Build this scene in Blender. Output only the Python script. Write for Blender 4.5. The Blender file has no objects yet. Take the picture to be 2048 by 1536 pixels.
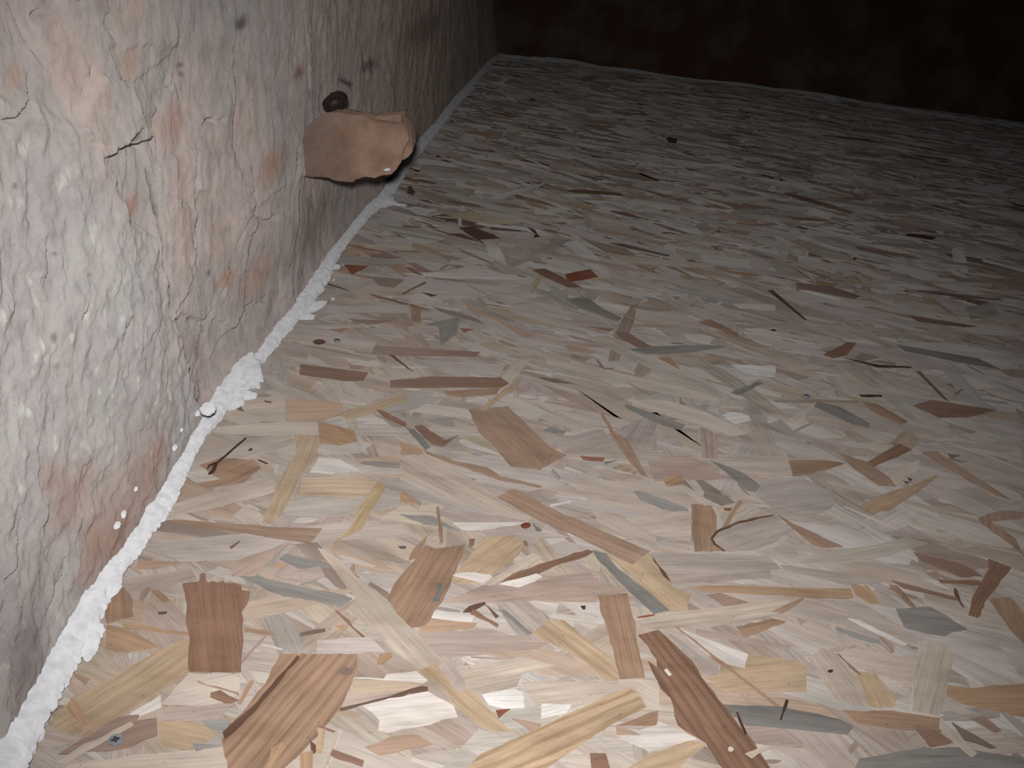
import bpy, bmesh, math, random
import numpy as np
from mathutils import Vector, Matrix

# ------------------------------------------------------------------ camera
FPX, CH, ROLL, HOR = 1704.0, 0.45, math.radians(7.2), -120.0
PITCH = math.atan((768 - HOR) * math.cos(ROLL) / FPX)
FW = np.array([0.0, math.cos(PITCH), -math.sin(PITCH)])
R0 = np.array([1.0, 0, 0]); U0 = np.cross(R0, FW)
RT = math.cos(ROLL) * R0 + math.sin(ROLL) * U0
UP = -math.sin(ROLL) * R0 + math.cos(ROLL) * U0
EYE = np.array([0.0, 0.0, CH])
scene = bpy.context.scene
COL = scene.collection
cam = bpy.data.cameras.new('camera'); cam.sensor_width = 36; cam.lens = 36 * FPX / 2048
cam.clip_start = 0.01
cam_o = bpy.data.objects.new('camera', cam); COL.objects.link(cam_o)
m = Matrix.Identity(4)
for i in range(3):
    m[i][0], m[i][1], m[i][2], m[i][3] = RT[i], UP[i], -FW[i], EYE[i]
cam_o.matrix_world = m
scene.camera = cam_o

# ------------------------------------------------------------------ light
w = bpy.data.worlds.new('world'); scene.world = w; w.use_nodes = True
w.node_tree.nodes['Background'].inputs[0].default_value = (0.9, 0.95, 1.0, 1)
w.node_tree.nodes['Background'].inputs[1].default_value = 0.006
fl = bpy.data.lights.new('camera_flash', 'SPOT')          # the camera's own flash, beside the lens
fl.energy = 22; fl.spot_size = math.radians(95); fl.spot_blend = 1.0; fl.shadow_soft_size = 0.012
fl.color = (1.0, 0.99, 0.985)
fl_o = bpy.data.objects.new('camera_flash', fl); COL.objects.link(fl_o)
fl_p = EYE - RT * 0.008 + UP * 0.032
fl_o.location = fl_p
AIM = (1060, 890)
d = FW + RT * (AIM[0] - 1024) / FPX - UP * (AIM[1] - 768) / FPX
fl_o.rotation_euler = Vector(d).to_track_quat('-Z', 'Y').to_euler()
vs = scene.view_settings
vs.view_transform = 'Standard'; vs.look = 'None'; vs.exposure = 0.0; vs.gamma = 1.0; vs.use_curve_mapping = False

# ------------------------------------------------------------------ helpers
rnd = random.Random(7)
RNG = np.random.default_rng(11)

def ray(x, y):
    return FW + RT * (x - 1024) / FPX - UP * (y - 768) / FPX
def on_floor(x, y, z=0.0):
    d = ray(x, y); return EYE + d * ((z - CH) / d[2])
def on_x(x, y, X):
    d = ray(x, y); return EYE + d * (X / d[0])
def on_y(x, y, Y):
    d = ray(x, y); return EYE + d * (Y / d[1])
def px_per_m(p):
    return FPX / float(np.dot(np.asarray(p) - EYE, FW))
def lin(c):
    c = np.asarray(c, float) / 255.0
    return np.where(c <= .04045, c / 12.92, ((c + .055) / 1.055) ** 2.4)

def hsh(ix, iy, seed):
    n = (ix.astype(np.int64) * 374761393 + iy.astype(np.int64) * 668265263 + seed * 1442695041) & 0xffffffff
    n = ((n ^ (n >> 13)) * 1274126177) & 0xffffffff
    n = ((n ^ (n >> 16)) * 2246822519) & 0xffffffff
    return ((n ^ (n >> 15)) & 0xffffff) / float(0x1000000)
def perlin(x, y, seed=0):
    x = np.asarray(x, float); y = np.asarray(y, float)
    ix = np.floor(x); iy = np.floor(y); fx = x - ix; fy = y - iy
    ux = fx * fx * fx * (fx * (fx * 6 - 15) + 10); uy = fy * fy * fy * (fy * (fy * 6 - 15) + 10)
    def g(dx, dy):
        a = hsh(ix + dx, iy + dy, seed) * 2 * math.pi
        return np.cos(a) * (fx - dx) + np.sin(a) * (fy - dy)
    a = g(0, 0) + ux * (g(1, 0) - g(0, 0)); b = g(0, 1) + ux * (g(1, 1) - g(0, 1))
    return (a + uy * (b - a)) * 1.5
def fbm(x, y, seed=0, octv=4, gain=.5):
    s = 0; a = 1.0; t = 0
    for k in range(octv):
        s = s + a * perlin(x * 2 ** k + 17.3 * k, y * 2 ** k - 9.1 * k, seed + k); t += a; a *= gain
    return s / t
def facet(x, y, seed=0, tilt=.8):
    """broken-rock facets: every cell is a small tilted plane; returns height and distance to the cell border"""
    ix = np.floor(x); iy = np.floor(y)
    b1 = np.full(x.shape, 9.); b2 = np.full(x.shape, 9.); hh = np.zeros(x.shape)
    for dx in (-1, 0, 1):
        for dy in (-1, 0, 1):
            cx = ix + dx; cy = iy + dy
            px = cx + hsh(cx, cy, seed); py = cy + hsh(cx, cy, seed + 1)
            dd = (x - px) ** 2 + (y - py) ** 2
            v = (hsh(cx, cy, seed + 2) - .5) + tilt * ((hsh(cx, cy, seed + 3) - .5) * (x - px) + (hsh(cx, cy, seed + 4) - .5) * (y - py))
            near = dd < b1
            b2 = np.where(near, b1, np.minimum(b2, dd)); hh = np.where(near, v, hh); b1 = np.where(near, dd, b1)
    return hh, np.sqrt(b2) - np.sqrt(b1)
def sstep(a, b, x):
    t = np.clip((x - a) / (b - a), 0, 1); return t * t * (3 - 2 * t)

def build(name, verts, faces, mat, parent=None, col=None, uv=None, smooth=False, loc=None):
    me = bpy.data.meshes.new(name)
    v = np.asarray(verts, float)
    if loc is not None: v = v - np.asarray(loc)
    if isinstance(faces, np.ndarray):
        k = faces.shape[1]
        me.vertices.add(len(v)); me.vertices.foreach_set('co', v.ravel().astype(np.float32))
        me.loops.add(faces.size); me.loops.foreach_set('vertex_index', faces.ravel().astype(np.int32))
        me.polygons.add(len(faces)); me.polygons.foreach_set('loop_start', np.arange(0, faces.size, k, dtype=np.int32))
        me.update(calc_edges=True)
    else:
        me.from_pydata([tuple(q) for q in v], [], faces)
    if col is not None:
        c = np.asarray(col, float)
        if c.ndim == 1: c = np.tile(c, (len(v), 1))
        if c.shape[1] == 3: c = np.hstack([c, np.zeros((len(c), 1))])
        at = me.color_attributes.new('Col', 'FLOAT_COLOR', 'POINT'); at.data.foreach_set('color', c.ravel().astype(np.float32))
    if uv is not None:
        lv = np.zeros(len(me.loops), np.int32); me.loops.foreach_get('vertex_index', lv)
        l = me.uv_layers.new(name='UVMap'); l.data.foreach_set('uv', np.asarray(uv, float)[lv].ravel().astype(np.float32))
    me.polygons.foreach_set('use_smooth', np.full(len(me.polygons), smooth))
    me.materials.append(mat)
    o = bpy.data.objects.new(name, me); COL.objects.link(o)
    if loc is not None: o.location = tuple(float(q) for q in loc)
    if parent is not None:
        o.parent = parent
        if loc is not None: o.location = tuple(float(a - b) for a, b in zip(loc, parent.location))
    return o
def tag(o, label, cat, group=None):
    o['label'] = label; o['category'] = cat
    if group: o['group'] = group
    return o
def empty(name, loc):
    o = bpy.data.objects.new(name, None); o.empty_display_size = .02; COL.objects.link(o)
    o.location = tuple(float(q) for q in loc); return o
def grid_faces(nu, nv, wrap_v=False):
    i = np.arange(nu - 1)[:, None]; j = np.arange(nv if wrap_v else nv - 1)[None, :]; jn = (j + 1) % nv
    return np.stack([i * nv + j, (i + 1) * nv + j, (i + 1) * nv + jn, i * nv + jn], -1).reshape(-1, 4)

# ------------------------------------------------------------------ materials
def new_mat(name, rough=.8, spec=.3, drough=1.0):
    mt = bpy.data.materials.new(name); mt.use_nodes = True
    b = mt.node_tree.nodes['Principled BSDF']
    b.inputs['Roughness'].default_value = rough; b.inputs['Specular IOR Level'].default_value = spec
    b.inputs['Diffuse Roughness'].default_value = drough
    return mt, mt.node_tree.nodes, mt.node_tree.links, b
def node(ns, t, **kw):
    n = ns.new(t)
    for k, v in kw.items():
        if hasattr(n, k): setattr(n, k, v)
        else: n.inputs[k].default_value = v
    return n
def ramp(ns, pts):
    n = ns.new('ShaderNodeValToRGB'); e = n.color_ramp.elements
    while len(e) < len(pts): e.new(.5)
    for q, (p, c) in zip(e, pts):
        q.position = p; q.color = (c, c, c, 1) if not isinstance(c, tuple) else (*c, 1)
    return n
def mul(ns, ls, a, b, fac=1.0, mode='MULTIPLY'):
    n = ns.new('ShaderNodeMix'); n.data_type = 'RGBA'; n.blend_type = mode
    if isinstance(fac, (int, float)): n.inputs[0].default_value = fac
    else: ls.new(fac, n.inputs[0])
    ls.new(a, n.inputs[6]); ls.new(b, n.inputs[7]); return n.outputs[2]

def flake_material():
    mt, ns, ls, b = new_mat('wood_flake', .74, .9, .6)
    at = node(ns, 'ShaderNodeAttribute', attribute_name='Col')
    uv = node(ns, 'ShaderNodeUVMap', uv_map='UVMap')
    tg = node(ns, 'ShaderNodeTangent', direction_type='UV_MAP', uv_map='UVMap'); ls.new(tg.outputs[0], b.inputs['Tangent'])   # gloss of the fibres: narrow along the grain, wide across it
    b.inputs['Anisotropic'].default_value = .92; b.inputs['Sheen Roughness'].default_value = .4; b.inputs['Anisotropic Rotation'].default_value = .25
    mp = node(ns, 'ShaderNodeMapping'); mp.inputs['Scale'].default_value = (22, 700, 1); ls.new(uv.outputs[0], mp.inputs[0])
    n1 = node(ns, 'ShaderNodeTexNoise', Scale=1.0, Detail=4.0, Roughness=.6); ls.new(mp.outputs[0], n1.inputs['Vector'])
    r1 = ramp(ns, [(.28, .66), (.5, .97), (.75, 1.12)]); ls.new(n1.outputs[0], r1.inputs[0])
    mp2 = node(ns, 'ShaderNodeMapping'); mp2.inputs['Scale'].default_value = (7, 60, 1); ls.new(uv.outputs[0], mp2.inputs[0])
    n2 = node(ns, 'ShaderNodeTexNoise', Scale=1.0, Detail=3.0, Roughness=.55); ls.new(mp2.outputs[0], n2.inputs['Vector'])
    r2 = ramp(ns, [(.28, .74), (.52, .98), (.78, 1.16)]); ls.new(n2.outputs[0], r2.inputs[0])
    # growth rings, strength in the attribute's alpha
    wv = node(ns, 'ShaderNodeTexWave', wave_type='BANDS', bands_direction='Y', Scale=42.0, Distortion=6.0, Detail=3.0)
    wv.inputs['Detail Scale'].default_value = 1.2
    mp3 = node(ns, 'ShaderNodeMapping'); mp3.inputs['Scale'].default_value = (.22, 1, 1); ls.new(uv.outputs[0], mp3.inputs[0]); ls.new(mp3.outputs[0], wv.inputs['Vector'])
    r3 = ramp(ns, [(.0, (.56, .47, .38)), (.3, (.82, .77, .72)), (.75, (1.06, 1.05, 1.04))]); ls.new(wv.outputs[0], r3.inputs[0])
    # fuzz of loose fibres: differs from flake to flake, weaker on the dark ones
    ns3 = node(ns, 'ShaderNodeTexNoise', Scale=2.3, Detail=0.0); ls.new(uv.outputs[0], ns3.inputs['Vector'])
    rs3 = ramp(ns, [(.38, .12), (.5, .5), (.64, 1.6)]); ls.new(ns3.outputs[0], rs3.inputs[0])
    lum = node(ns, 'ShaderNodeRGBToBW'); ls.new(at.outputs['Color'], lum.inputs[0])
    ml = node(ns, 'ShaderNodeMath', operation='MULTIPLY'); ls.new(lum.outputs[0], ml.inputs[0]); ml.inputs[1].default_value = 1.7
    m2 = node(ns, 'ShaderNodeMath', operation='MULTIPLY', use_clamp=True); ls.new(ml.outputs[0], m2.inputs[0]); ls.new(rs3.outputs[0], m2.inputs[1]); ls.new(m2.outputs[0], b.inputs['Sheen Weight'])
    # small dark resin specks, in place on the board
    tc = node(ns, 'ShaderNodeTexCoord')
    n4 = node(ns, 'ShaderNodeTexNoise', Scale=260.0, Detail=1.0); ls.new(uv.outputs[0], n4.inputs['Vector'])
    r4 = ramp(ns, [(.72, 1.0), (.78, .55)]); ls.new(n4.outputs[0], r4.inputs[0])
    c = mul(ns, ls, at.outputs['Color'], r1.outputs[0], .85)
    c = mul(ns, ls, c, r2.outputs[0], .9)
    c = mul(ns, ls, c, r4.outputs[0], .8)
    c = mul(ns, ls, c, r3.outputs[0], at.outputs['Alpha'])
    # stains and strand streaks of the pressed board that run on across the flakes
    gp = node(ns, 'ShaderNodeNewGeometry'); mp5 = node(ns, 'ShaderNodeMapping'); mp5.inputs['Scale'].default_value = (16, 46, 1); ls.new(gp.outputs['Position'], mp5.inputs[0])
    n5 = node(ns, 'ShaderNodeTexNoise', Scale=1.0, Detail=5.0, Roughness=.6); ls.new(mp5.outputs[0], n5.inputs['Vector'])
    r5 = ramp(ns, [(.3, (.80, .76, .71)), (.5, (1.0, .99, .98)), (.72, (1.12, 1.12, 1.12))]); ls.new(n5.outputs[0], r5.inputs[0])
    c = mul(ns, ls, c, r5.outputs[0], .8)
    ls.new(c, b.inputs['Base Color'])
    bp = node(ns, 'ShaderNodeBump', Strength=.25, Distance=.0004); ls.new(n1.outputs[0], bp.inputs['Height']); ls.new(bp.outputs[0], b.inputs['Normal'])
    return mt
def wall_material(name='stone_wall', tint=1.0):
    mt, ns, ls, b = new_mat(name, .95, .12, .7)
    at = node(ns, 'ShaderNodeAttribute', attribute_name='Col')
    tc = node(ns, 'ShaderNodeTexCoord')
    n1 = node(ns, 'ShaderNodeTexNoise', Scale=55.0, Detail=8.0, Roughness=.65); ls.new(tc.outputs['Object'], n1.inputs['Vector'])
    r1 = ramp(ns, [(.25, .68), (.5, 1.0), (.78, 1.18)]); ls.new(n1.outputs[0], r1.inputs[0])
    n2 = node(ns, 'ShaderNodeTexNoise', Scale=420.0, Detail=4.0, Roughness=.7); ls.new(tc.outputs['Object'], n2.inputs['Vector'])
    r2 = ramp(ns, [(.27, .5), (.4, 1.0), (.75, 1.12)]); ls.new(n2.outputs[0], r2.inputs[0])
    c = mul(ns, ls, at.outputs['Color'], r1.outputs[0], .8)
    c = mul(ns, ls, c, r2.outputs[0], .55)
    ls.new(c, b.inputs['Base Color'])
    ad = node(ns, 'ShaderNodeMath', operation='MULTIPLY_ADD'); ls.new(n2.outputs[0], ad.inputs[0]); ad.inputs[1].default_value = .25; ls.new(n1.outputs[0], ad.inputs[2])
    bp = node(ns, 'ShaderNodeBump', Strength=.5, Distance=.003); ls.new(ad.outputs[0], bp.inputs['Height']); ls.new(bp.outputs[0], b.inputs['Normal'])
    return mt
def foam_material():
    mt, ns, ls, b = new_mat('foam', .7, .25)
    tc = node(ns, 'ShaderNodeTexCoord')
    n1 = node(ns, 'ShaderNodeTexNoise', Scale=120.0, Detail=5.0); ls.new(tc.outputs['Object'], n1.inputs['Vector'])
    r1 = ramp(ns, [(.3, (.66, .66, .68)), (.6, (.82, .82, .835))]); ls.new(n1.outputs[0], r1.inputs[0]); ls.new(r1.outputs[0], b.inputs['Base Color'])
    n2 = node(ns, 'ShaderNodeTexNoise', Scale=350.0, Detail=3.0); ls.new(tc.outputs['Object'], n2.inputs['Vector'])
    bp = node(ns, 'ShaderNodeBump', Strength=.5, Distance=.0015); ls.new(n2.outputs[0], bp.inputs['Height']); ls.new(bp.outputs[0], b.inputs['Normal'])
    return mt
def base_board_material():
    mt, ns, ls, b = new_mat('board_core', .6, .2)
    tc = node(ns, 'ShaderNodeTexCoord')
    mp = node(ns, 'ShaderNodeMapping'); mp.inputs['Scale'].default_value = (9, 45, 1); ls.new(tc.outputs['Object'], mp.inputs[0])
    v = node(ns, 'ShaderNodeTexVoronoi', Scale=1.0); ls.new(mp.outputs[0], v.inputs['Vector'])
    r = ramp(ns, [(0, (.20, .13, .085)), (.35, (.36, .25, .17)), (.7, (.48, .38, .28)), (1, (.6, .52, .44))])
    sp = node(ns, 'ShaderNodeSeparateColor'); ls.new(v.outputs['Color'], sp.inputs[0]); ls.new(sp.outputs[0], r.inputs[0]); ls.new(r.outputs[0], b.inputs['Base Color'])
    return mt
def plain(name, a, bb, scale, rough=.7, spec=.3, metal=0.0, bump=.0008):
    mt, ns, ls, b = new_mat(name, rough, spec); b.inputs['Metallic'].default_value = metal
    tc = node(ns, 'ShaderNodeTexCoord')
    n = node(ns, 'ShaderNodeTexNoise', Scale=scale, Detail=5.0, Roughness=.65); ls.new(tc.outputs['Object'], n.inputs['Vector'])
    r = ramp(ns, [(.3, tuple(a)), (.7, tuple(bb))]); ls.new(n.outputs[0], r.inputs[0]); ls.new(r.outputs[0], b.inputs['Base Color'])
    bp = node(ns, 'ShaderNodeBump', Strength=.4, Distance=bump); ls.new(n.outputs[0], bp.inputs['Height']); ls.new(bp.outputs[0], b.inputs['Normal'])
    return mt
M_FLAKE = flake_material(); M_WALL = wall_material(); M_FOAM = foam_material(); M_CORE = base_board_material()
M_METAL = plain('screw_metal', (.22, .23, .25), (.42, .43, .46), 300, .35, .6, .35)
M_RECESS = plain('recess_metal', (.05, .05, .055), (.1, .1, .11), 300, .5, .5, .3)
M_SHELL = plain('snail_shell', (.012, .008, .007), (.06, .04, .03), 180, .5, .35)
M_TWIG = plain('twig_bark', lin((58, 40, 33)), lin((92, 66, 54)), 200, .8, .2)
M_HUSK = plain('husk_brown', lin((92, 44, 30)), lin((138, 76, 54)), 200, .6, .3)

# foot of the wall = line of the foam bead
FP = [(-330, 2000, 170), (-150, 1740, 135), (-60, 1610, 112), (20, 1500, 98), (72, 1410, 80), (112, 1330, 72), (148, 1268, 66), (184, 1200, 66), (214, 1152, 58), (240, 1124, 42), (270, 1086, 42), (302, 1038, 48), (335, 988, 48), (354, 950, 36), (375, 910, 35), (396, 868, 38), (424, 832, 46), (444, 800, 46),
      (470, 766, 50), (490, 742, 52), (508, 722, 40), (524, 712, 28), (540, 690, 34), (562, 660, 36), (590, 630, 36), (615, 595, 36), (640, 560, 36), (656, 530, 32), (675, 500, 24), (700, 468, 20), (735, 425, 24), (764, 400, 26), (790, 365, 22), (815, 325, 23), (838, 295, 24), (850, 280, 22), (880, 245, 20), (905, 210, 18), (935, 180, 19), (955, 155, 14), (975, 130, 11), (992, 114, 8)]
FPATH = []
for x, y, wpx in FP:
    p = on_floor(x, y, .006); r = wpx / 2 / px_per_m(p); r *= np.interp(y, [200, 700, 1100], [.85, .76, .9]); p = on_floor(x, y, r * .6); FPATH.append((p[0], p[1], r))
FPA = np.array(FPATH)
# ------------------------------------------------------------------ left wall (rough stone and earth)
WX = -0.302                                   # mean plane of the wall
BX = -0.29                                    # plane used to find features of the wall
kk = np.exp(-np.linspace(-2, 2, 61) ** 2); fy = np.linspace(-.6, 4.1, 1200); fxw = np.interp(fy, FPA[:, 1], FPA[:, 0] - .55 * FPA[:, 2])
fxw = np.convolve(np.pad(fxw, 30, 'edge'), kk / kk.sum(), 'valid')
def on_wall(x, y):
    X_ = BX
    for _ in range(10):
        p_ = on_x(x, y, X_); X_ = .5 * X_ + .5 * (float(np.interp(p_[1], fy, fxw)) + .001)
        if X_ > -.1: X_ = BX
    return on_x(x, y, X_)
def yz(pts): return np.array([on_wall(x, y)[1:] for x, y in pts])
def seg_dist(Y, Z, P, closed=False):
    best = np.full(Y.shape, 9.); n = len(P)
    for i in range(n if closed else n - 1):
        a = P[i]; b = P[(i + 1) % n]; ab = b - a; L = ab @ ab + 1e-12
        t = np.clip(((Y - a[0]) * ab[0] + (Z - a[1]) * ab[1]) / L, 0, 1)
        best = np.minimum(best, (Y - a[0] - t * ab[0]) ** 2 + (Z - a[1] - t * ab[1]) ** 2)
    return np.sqrt(best)
def inside(Y, Z, P):
    r = np.zeros(Y.shape, bool); n = len(P)
    for i in range(n):
        a = P[i]; b = P[(i + 1) % n]
        if a[1] == b[1]: continue
        c = ((a[1] > Z) != (b[1] > Z)) & (Y < (b[0] - a[0]) * (Z - a[1]) / (b[1] - a[1]) + a[0]); r ^= c
    return r
ys = [-.6]
while ys[-1] < 4.09:
    y = ys[-1]; ys.append(y + (.004 if y < .12 else .0011 if y < .4 else .0011 * (y / .4) ** 1.12))
ys = np.array(ys)
zs = np.concatenate([np.arange(-.012, .60, .0014), np.arange(.60, 1.6, .012)])
Y, Z = np.meshgrid(ys, zs, indexing='ij')
wob = .35 * fbm(Y * 26, Z * 26, 90, 4)                               # ragged feature edges
Yw = Y + .009 * fbm(Y * 22, Z * 22, 91, 5); Zw = Z + .009 * fbm(Y * 22, Z * 22, 95, 5)
D = .007 * fbm(Y * 5, Z * 5, 1, 3)
# near smooth lump, steps and slabs (pixel outlines of the photograph's wall, projected on the wall plane)
lump = yz([(-900, 1900), (-900, 60), (-200, 160), (60, 190), (110, 230), (160, 258), (205, 318), (238, 385), (268, 432), (306, 482), (326, 566), (332, 604), (350, 640), (366, 690), (380, 740), (392, 790), (404, 812), (398, 850), (360, 950), (280, 1080), (130, 1300), (-100, 1650), (-400, 1900)])
def region(poly, soft):
    s = seg_dist(Yw, Zw, poly, True); s = np.where(inside(Yw, Zw, poly), s, -s); return sstep(-soft, soft, s), s
mL, sL = region(lump, .0045)
slabs = [  # outline, raise (m), softness
    ([(150, 256), (178, 190), (196, 142), (262, 160), (282, 212), (304, 278), (296, 296), (262, 292), (231, 306), (205, 318)], .011, .002),
    ([(231, 306), (296, 296), (312, 344), (320, 430), (322, 480), (300, 470), (262, 428), (236, 380)], -.005, .002),
    ([(322, 330), (392, 300), (394, 420), (396, 500), (372, 590), (340, 640), (328, 560), (322, 440)], .006, .003),
    ([(394, 300), (475, 300), (492, 352), (512, 402), (520, 440), (500, 520), (494, 620), (478, 655), (430, 720), (420, 660), (440, 600), (470, 520), (470, 440), (430, 400), (400, 380)], .005, .003),
    ([(365, 630), (420, 640), (415, 720), (420, 800), (392, 796), (380, 740), (368, 690)], -.008, .002),
    ([(420, 640), (480, 655), (500, 620), (512, 660), (470, 730), (420, 800), (414, 730)], -.006, .002),
    ([(500, 420), (612, 350), (606, 420), (592, 540), (545, 660), (505, 690), (494, 620), (504, 520), (521, 440)], -.004, .003),
    ([(608, 352), (800, 352), (760, 410), (700, 470), (640, 540), (596, 600), (588, 540), (604, 430)], -.012, .003),
    ([(475, -60), (610, -60), (625, 100), (632, 230), (612, 350), (512, 398), (490, 350), (476, 300), (482, 200)], -.003, .003),
    ([(640, -60), (960, -60), (960, 150), (800, 260), (640, 230), (630, 100)], -.008, .004),
    ([(95, 40), (190, -40), (330, -60), (355, 90), (300, 150), (262, 160), (196, 142), (110, 130)], .004, .003),
    ([(230, 95), (355, 90), (340, 200), (330, 225), (318, 300), (300, 270), (280, 205), (262, 160)], -.004, .002),
]
for pts, amt, soft in slabs:
    mk, _ = region(yz(pts), soft); D = D + .6 * amt * mk
D = D + .0065 * mL * (.25 + .75 * sstep(.42, .34, Z))
# layered broken rock away from the lump, knobbly render on it
qy = Y + .010 * fbm(Y * 30, Z * 30, 21, 3); qz = Z + .010 * fbm(Y * 30, Z * 30, 25, 3)
f1, e1 = facet(qy * 15, qz * 9, 31, 1.2); f2, e2 = facet(qy * 40, qz * 28, 41, 1.3)
t = fbm(Y * 9, Z * 6, 51, 4) * 3.2; ter = np.floor(t) + sstep(.35, .65, t - np.floor(t))
rock = (.0020 * f1 + .0008 * f2 + .0016 * ter + .0012 * fbm(Y * 60, Z * 30, 81, 3)) * (.75 + .5 * sstep(.8, 2., Y))
kn = fbm(Y * 42, Z * 42, 61, 3); kb = np.abs(fbm(Y * 75, Z * 75, 65, 3))
lumpy = .0034 * kn + .0016 * fbm(Y * 85, Z * 60, 66, 2) + .0006 * kb + .0022 * fbm(Y * 16, Z * 16, 68, 2) + .0012 * f1
D = D + (1 - mL) * rock + mL * lumpy + .0006 * fbm(Y * 140, Z * 140, 71, 3) + .0004 * perlin(Y * 420, Z * 420, 77)
cracks = [  # polyline, width (m), depth (m)
    ([(40, -10), (55, 35), (70, 65), (106, 126)], .0022, .008), ([(-10, 238), (20, 237), (50, 214), (68, 190), (74, 160)], .0022, .006),
    ([(225, -10), (232, 25), (225, 50), (240, 70)], .003, .008), ([(95, 36), (136, 6)], .002, .006), ([(195, 140), (196, 165), (180, 186)], .002, .006),
    ([(265, 165), (280, 212), (288, 236), (304, 277), (296, 296), (262, 292), (231, 306)], .0025, .008),
    ([(231, 310), (252, 294), (284, 268)], .004, .016), ([(231, 300), (230, 332), (236, 376), (262, 428)], .002, .007),
    ([(312, 345), (318, 382), (322, 430), (330, 490), (336, 566)], .0020, .026), ([(342, 574), (342, 590), (337, 616)], .0024, .024),
    ([(300, 650), (294, 676)], .002, .006), ([(362, 640), (368, 672), (371, 700), (368, 710)], .0036, .014), ([(372, 740), (386, 760), (388, 792), (400, 808)], .004, .016),
    ([(425, 620), (420, 660), (415, 722), (407, 748)], .0032, .012), ([(418, 770), (420, 792), (412, 806)], .004, .018),
    ([(390, 360), (394, 430), (391, 490), (400, 530)], .0028, .008), ([(476, 100), (482, 200), (476, 310), (490, 350), (516, 400), (519, 440), (512, 476), (504, 500), (500, 545), (506, 570), (500, 612), (486, 655)], .0036, .012),
    ([(518, 420), (490, 460), (470, 510), (464, 550), (455, 570), (440, 610), (422, 650)], .003, .008), ([(517, 340), (520, 380), (519, 412)], .003, .008),
    ([(606, 300), (602, 340), (590, 385)], .004, .01), ([(408, 252), (420, 244), (440, 240), (452, 238)], .003, .01), ([(463, -10), (467, 24)], .004, .01),
    ([(318, 195), (332, 222), (322, 242), (326, 290)], .002, .007), ([(366, 190), (352, 140), (350, 180), (340, 165)], .002, .005),
    ([(520, 440), (545, 444), (560, 438)], .005, .01), ([(640, 380), (642, 430)], .006, .012), ([(662, 380), (666, 430), (660, 470)], .006, .012),
    ([(505, 620), (530, 610), (545, 600)], .005, .008), ([(700, 370), (696, 400)], .006, .01), ([(150, 640), (160, 612)], .002, .005),
    ([(160, 1000), (156, 960), (160, 930)], .0016, .005), ([(30, 1090), (35, 1040), (20, 1130), (0, 1160)], .0016, .005), ([(125, 1120), (126, 1150), (106, 1190), (92, 1230)], .0018, .005),
    ([(85, 480), (84, 540), (78, 580)], .002, .006), ([(232, 700), (250, 640)], .0015, .004), ([(625, 140), (640, 230)], .008, .008), ([(740, 120), (746, 150)], .012, .014), ([(757, 120), (762, 150)], .012, .014),
    ([(690, 160), (720, 172)], .01, .012), ([(860, 90), (850, 200)], .03, .012), ([(905, 40), (900, 150)], .04, .014), ([(780, 20), (790, 110)], .02, .012),
]
crack_shade = np.zeros(Y.shape)                                               # shade of the deepest cracks, painted into the wall colour
for pts, wd, dp in cracks:
    P = yz(pts); lo = P.min(0) - .05; hi = P.max(0) + .05
    sel = (Y > lo[0]) & (Y < hi[0]) & (Z > lo[1]) & (Z < hi[1])
    if not sel.any(): continue
    s = seg_dist(Y[sel] + .35 * (Yw[sel] - Y[sel]), Z[sel] + .35 * (Zw[sel] - Z[sel]), P)
    k = np.clip(1 + 1.2 * perlin(Y[sel] * 60, Z[sel] * 60, 99), .15, 1.4)
    if dp >= .0115 and P[:, 0].max() < 1.6: crack_shade[sel] = np.maximum(crack_shade[sel], .85 * np.clip(k + .2, 0, 1) * np.exp(-(s / (wd * .36 + .0003)) ** 2))
    D[sel] -= min(dp, .0065) * k * np.exp(-(s / (wd * .5 + .0003)) ** 2)
# colours: grey render, pink and orange earth, darker stains
grey = lin((166, 162, 160)); pink = lin((198, 184, 178)); orange = lin((194, 170, 158)); brown = lin((164, 149, 142)); dust = lin((182, 175, 171))
n_a = sstep(-.25, .3, fbm(Y * 9, Z * 7, 201, 4)); n_b = sstep(.02, .38, fbm(Y * 14, Z * 9, 211, 4)); n_c = sstep(.1, .45, fbm(Y * 30, Z * 22, 221, 4))
def mix(a, b, k): return a + (b - a) * k[..., None]
C = mix(np.broadcast_to(pink, Y.shape + (3,)), dust, n_a); C = mix(C, orange, .38 * n_b); C = mix(C, brown, .5 * n_c)
CL = mix(np.broadcast_to(grey, Y.shape + (3,)), lin((180, 176, 173)), n_a); CL = mix(CL, pink, .35 * n_b)
CL = mix(CL, lin((206, 204, 200)), .8 * sstep(.30, .5, fbm(Y * 70, Z * 45, 231, 3)))  # pale noise flecks paint the highlights of the lump's knobs
C = mix(C, CL, sstep(-.04, .05, sL) * .85)
far = sstep(.9, 2.2, Y); C = mix(C, lin((196, 176, 160)), far * .7)
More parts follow.
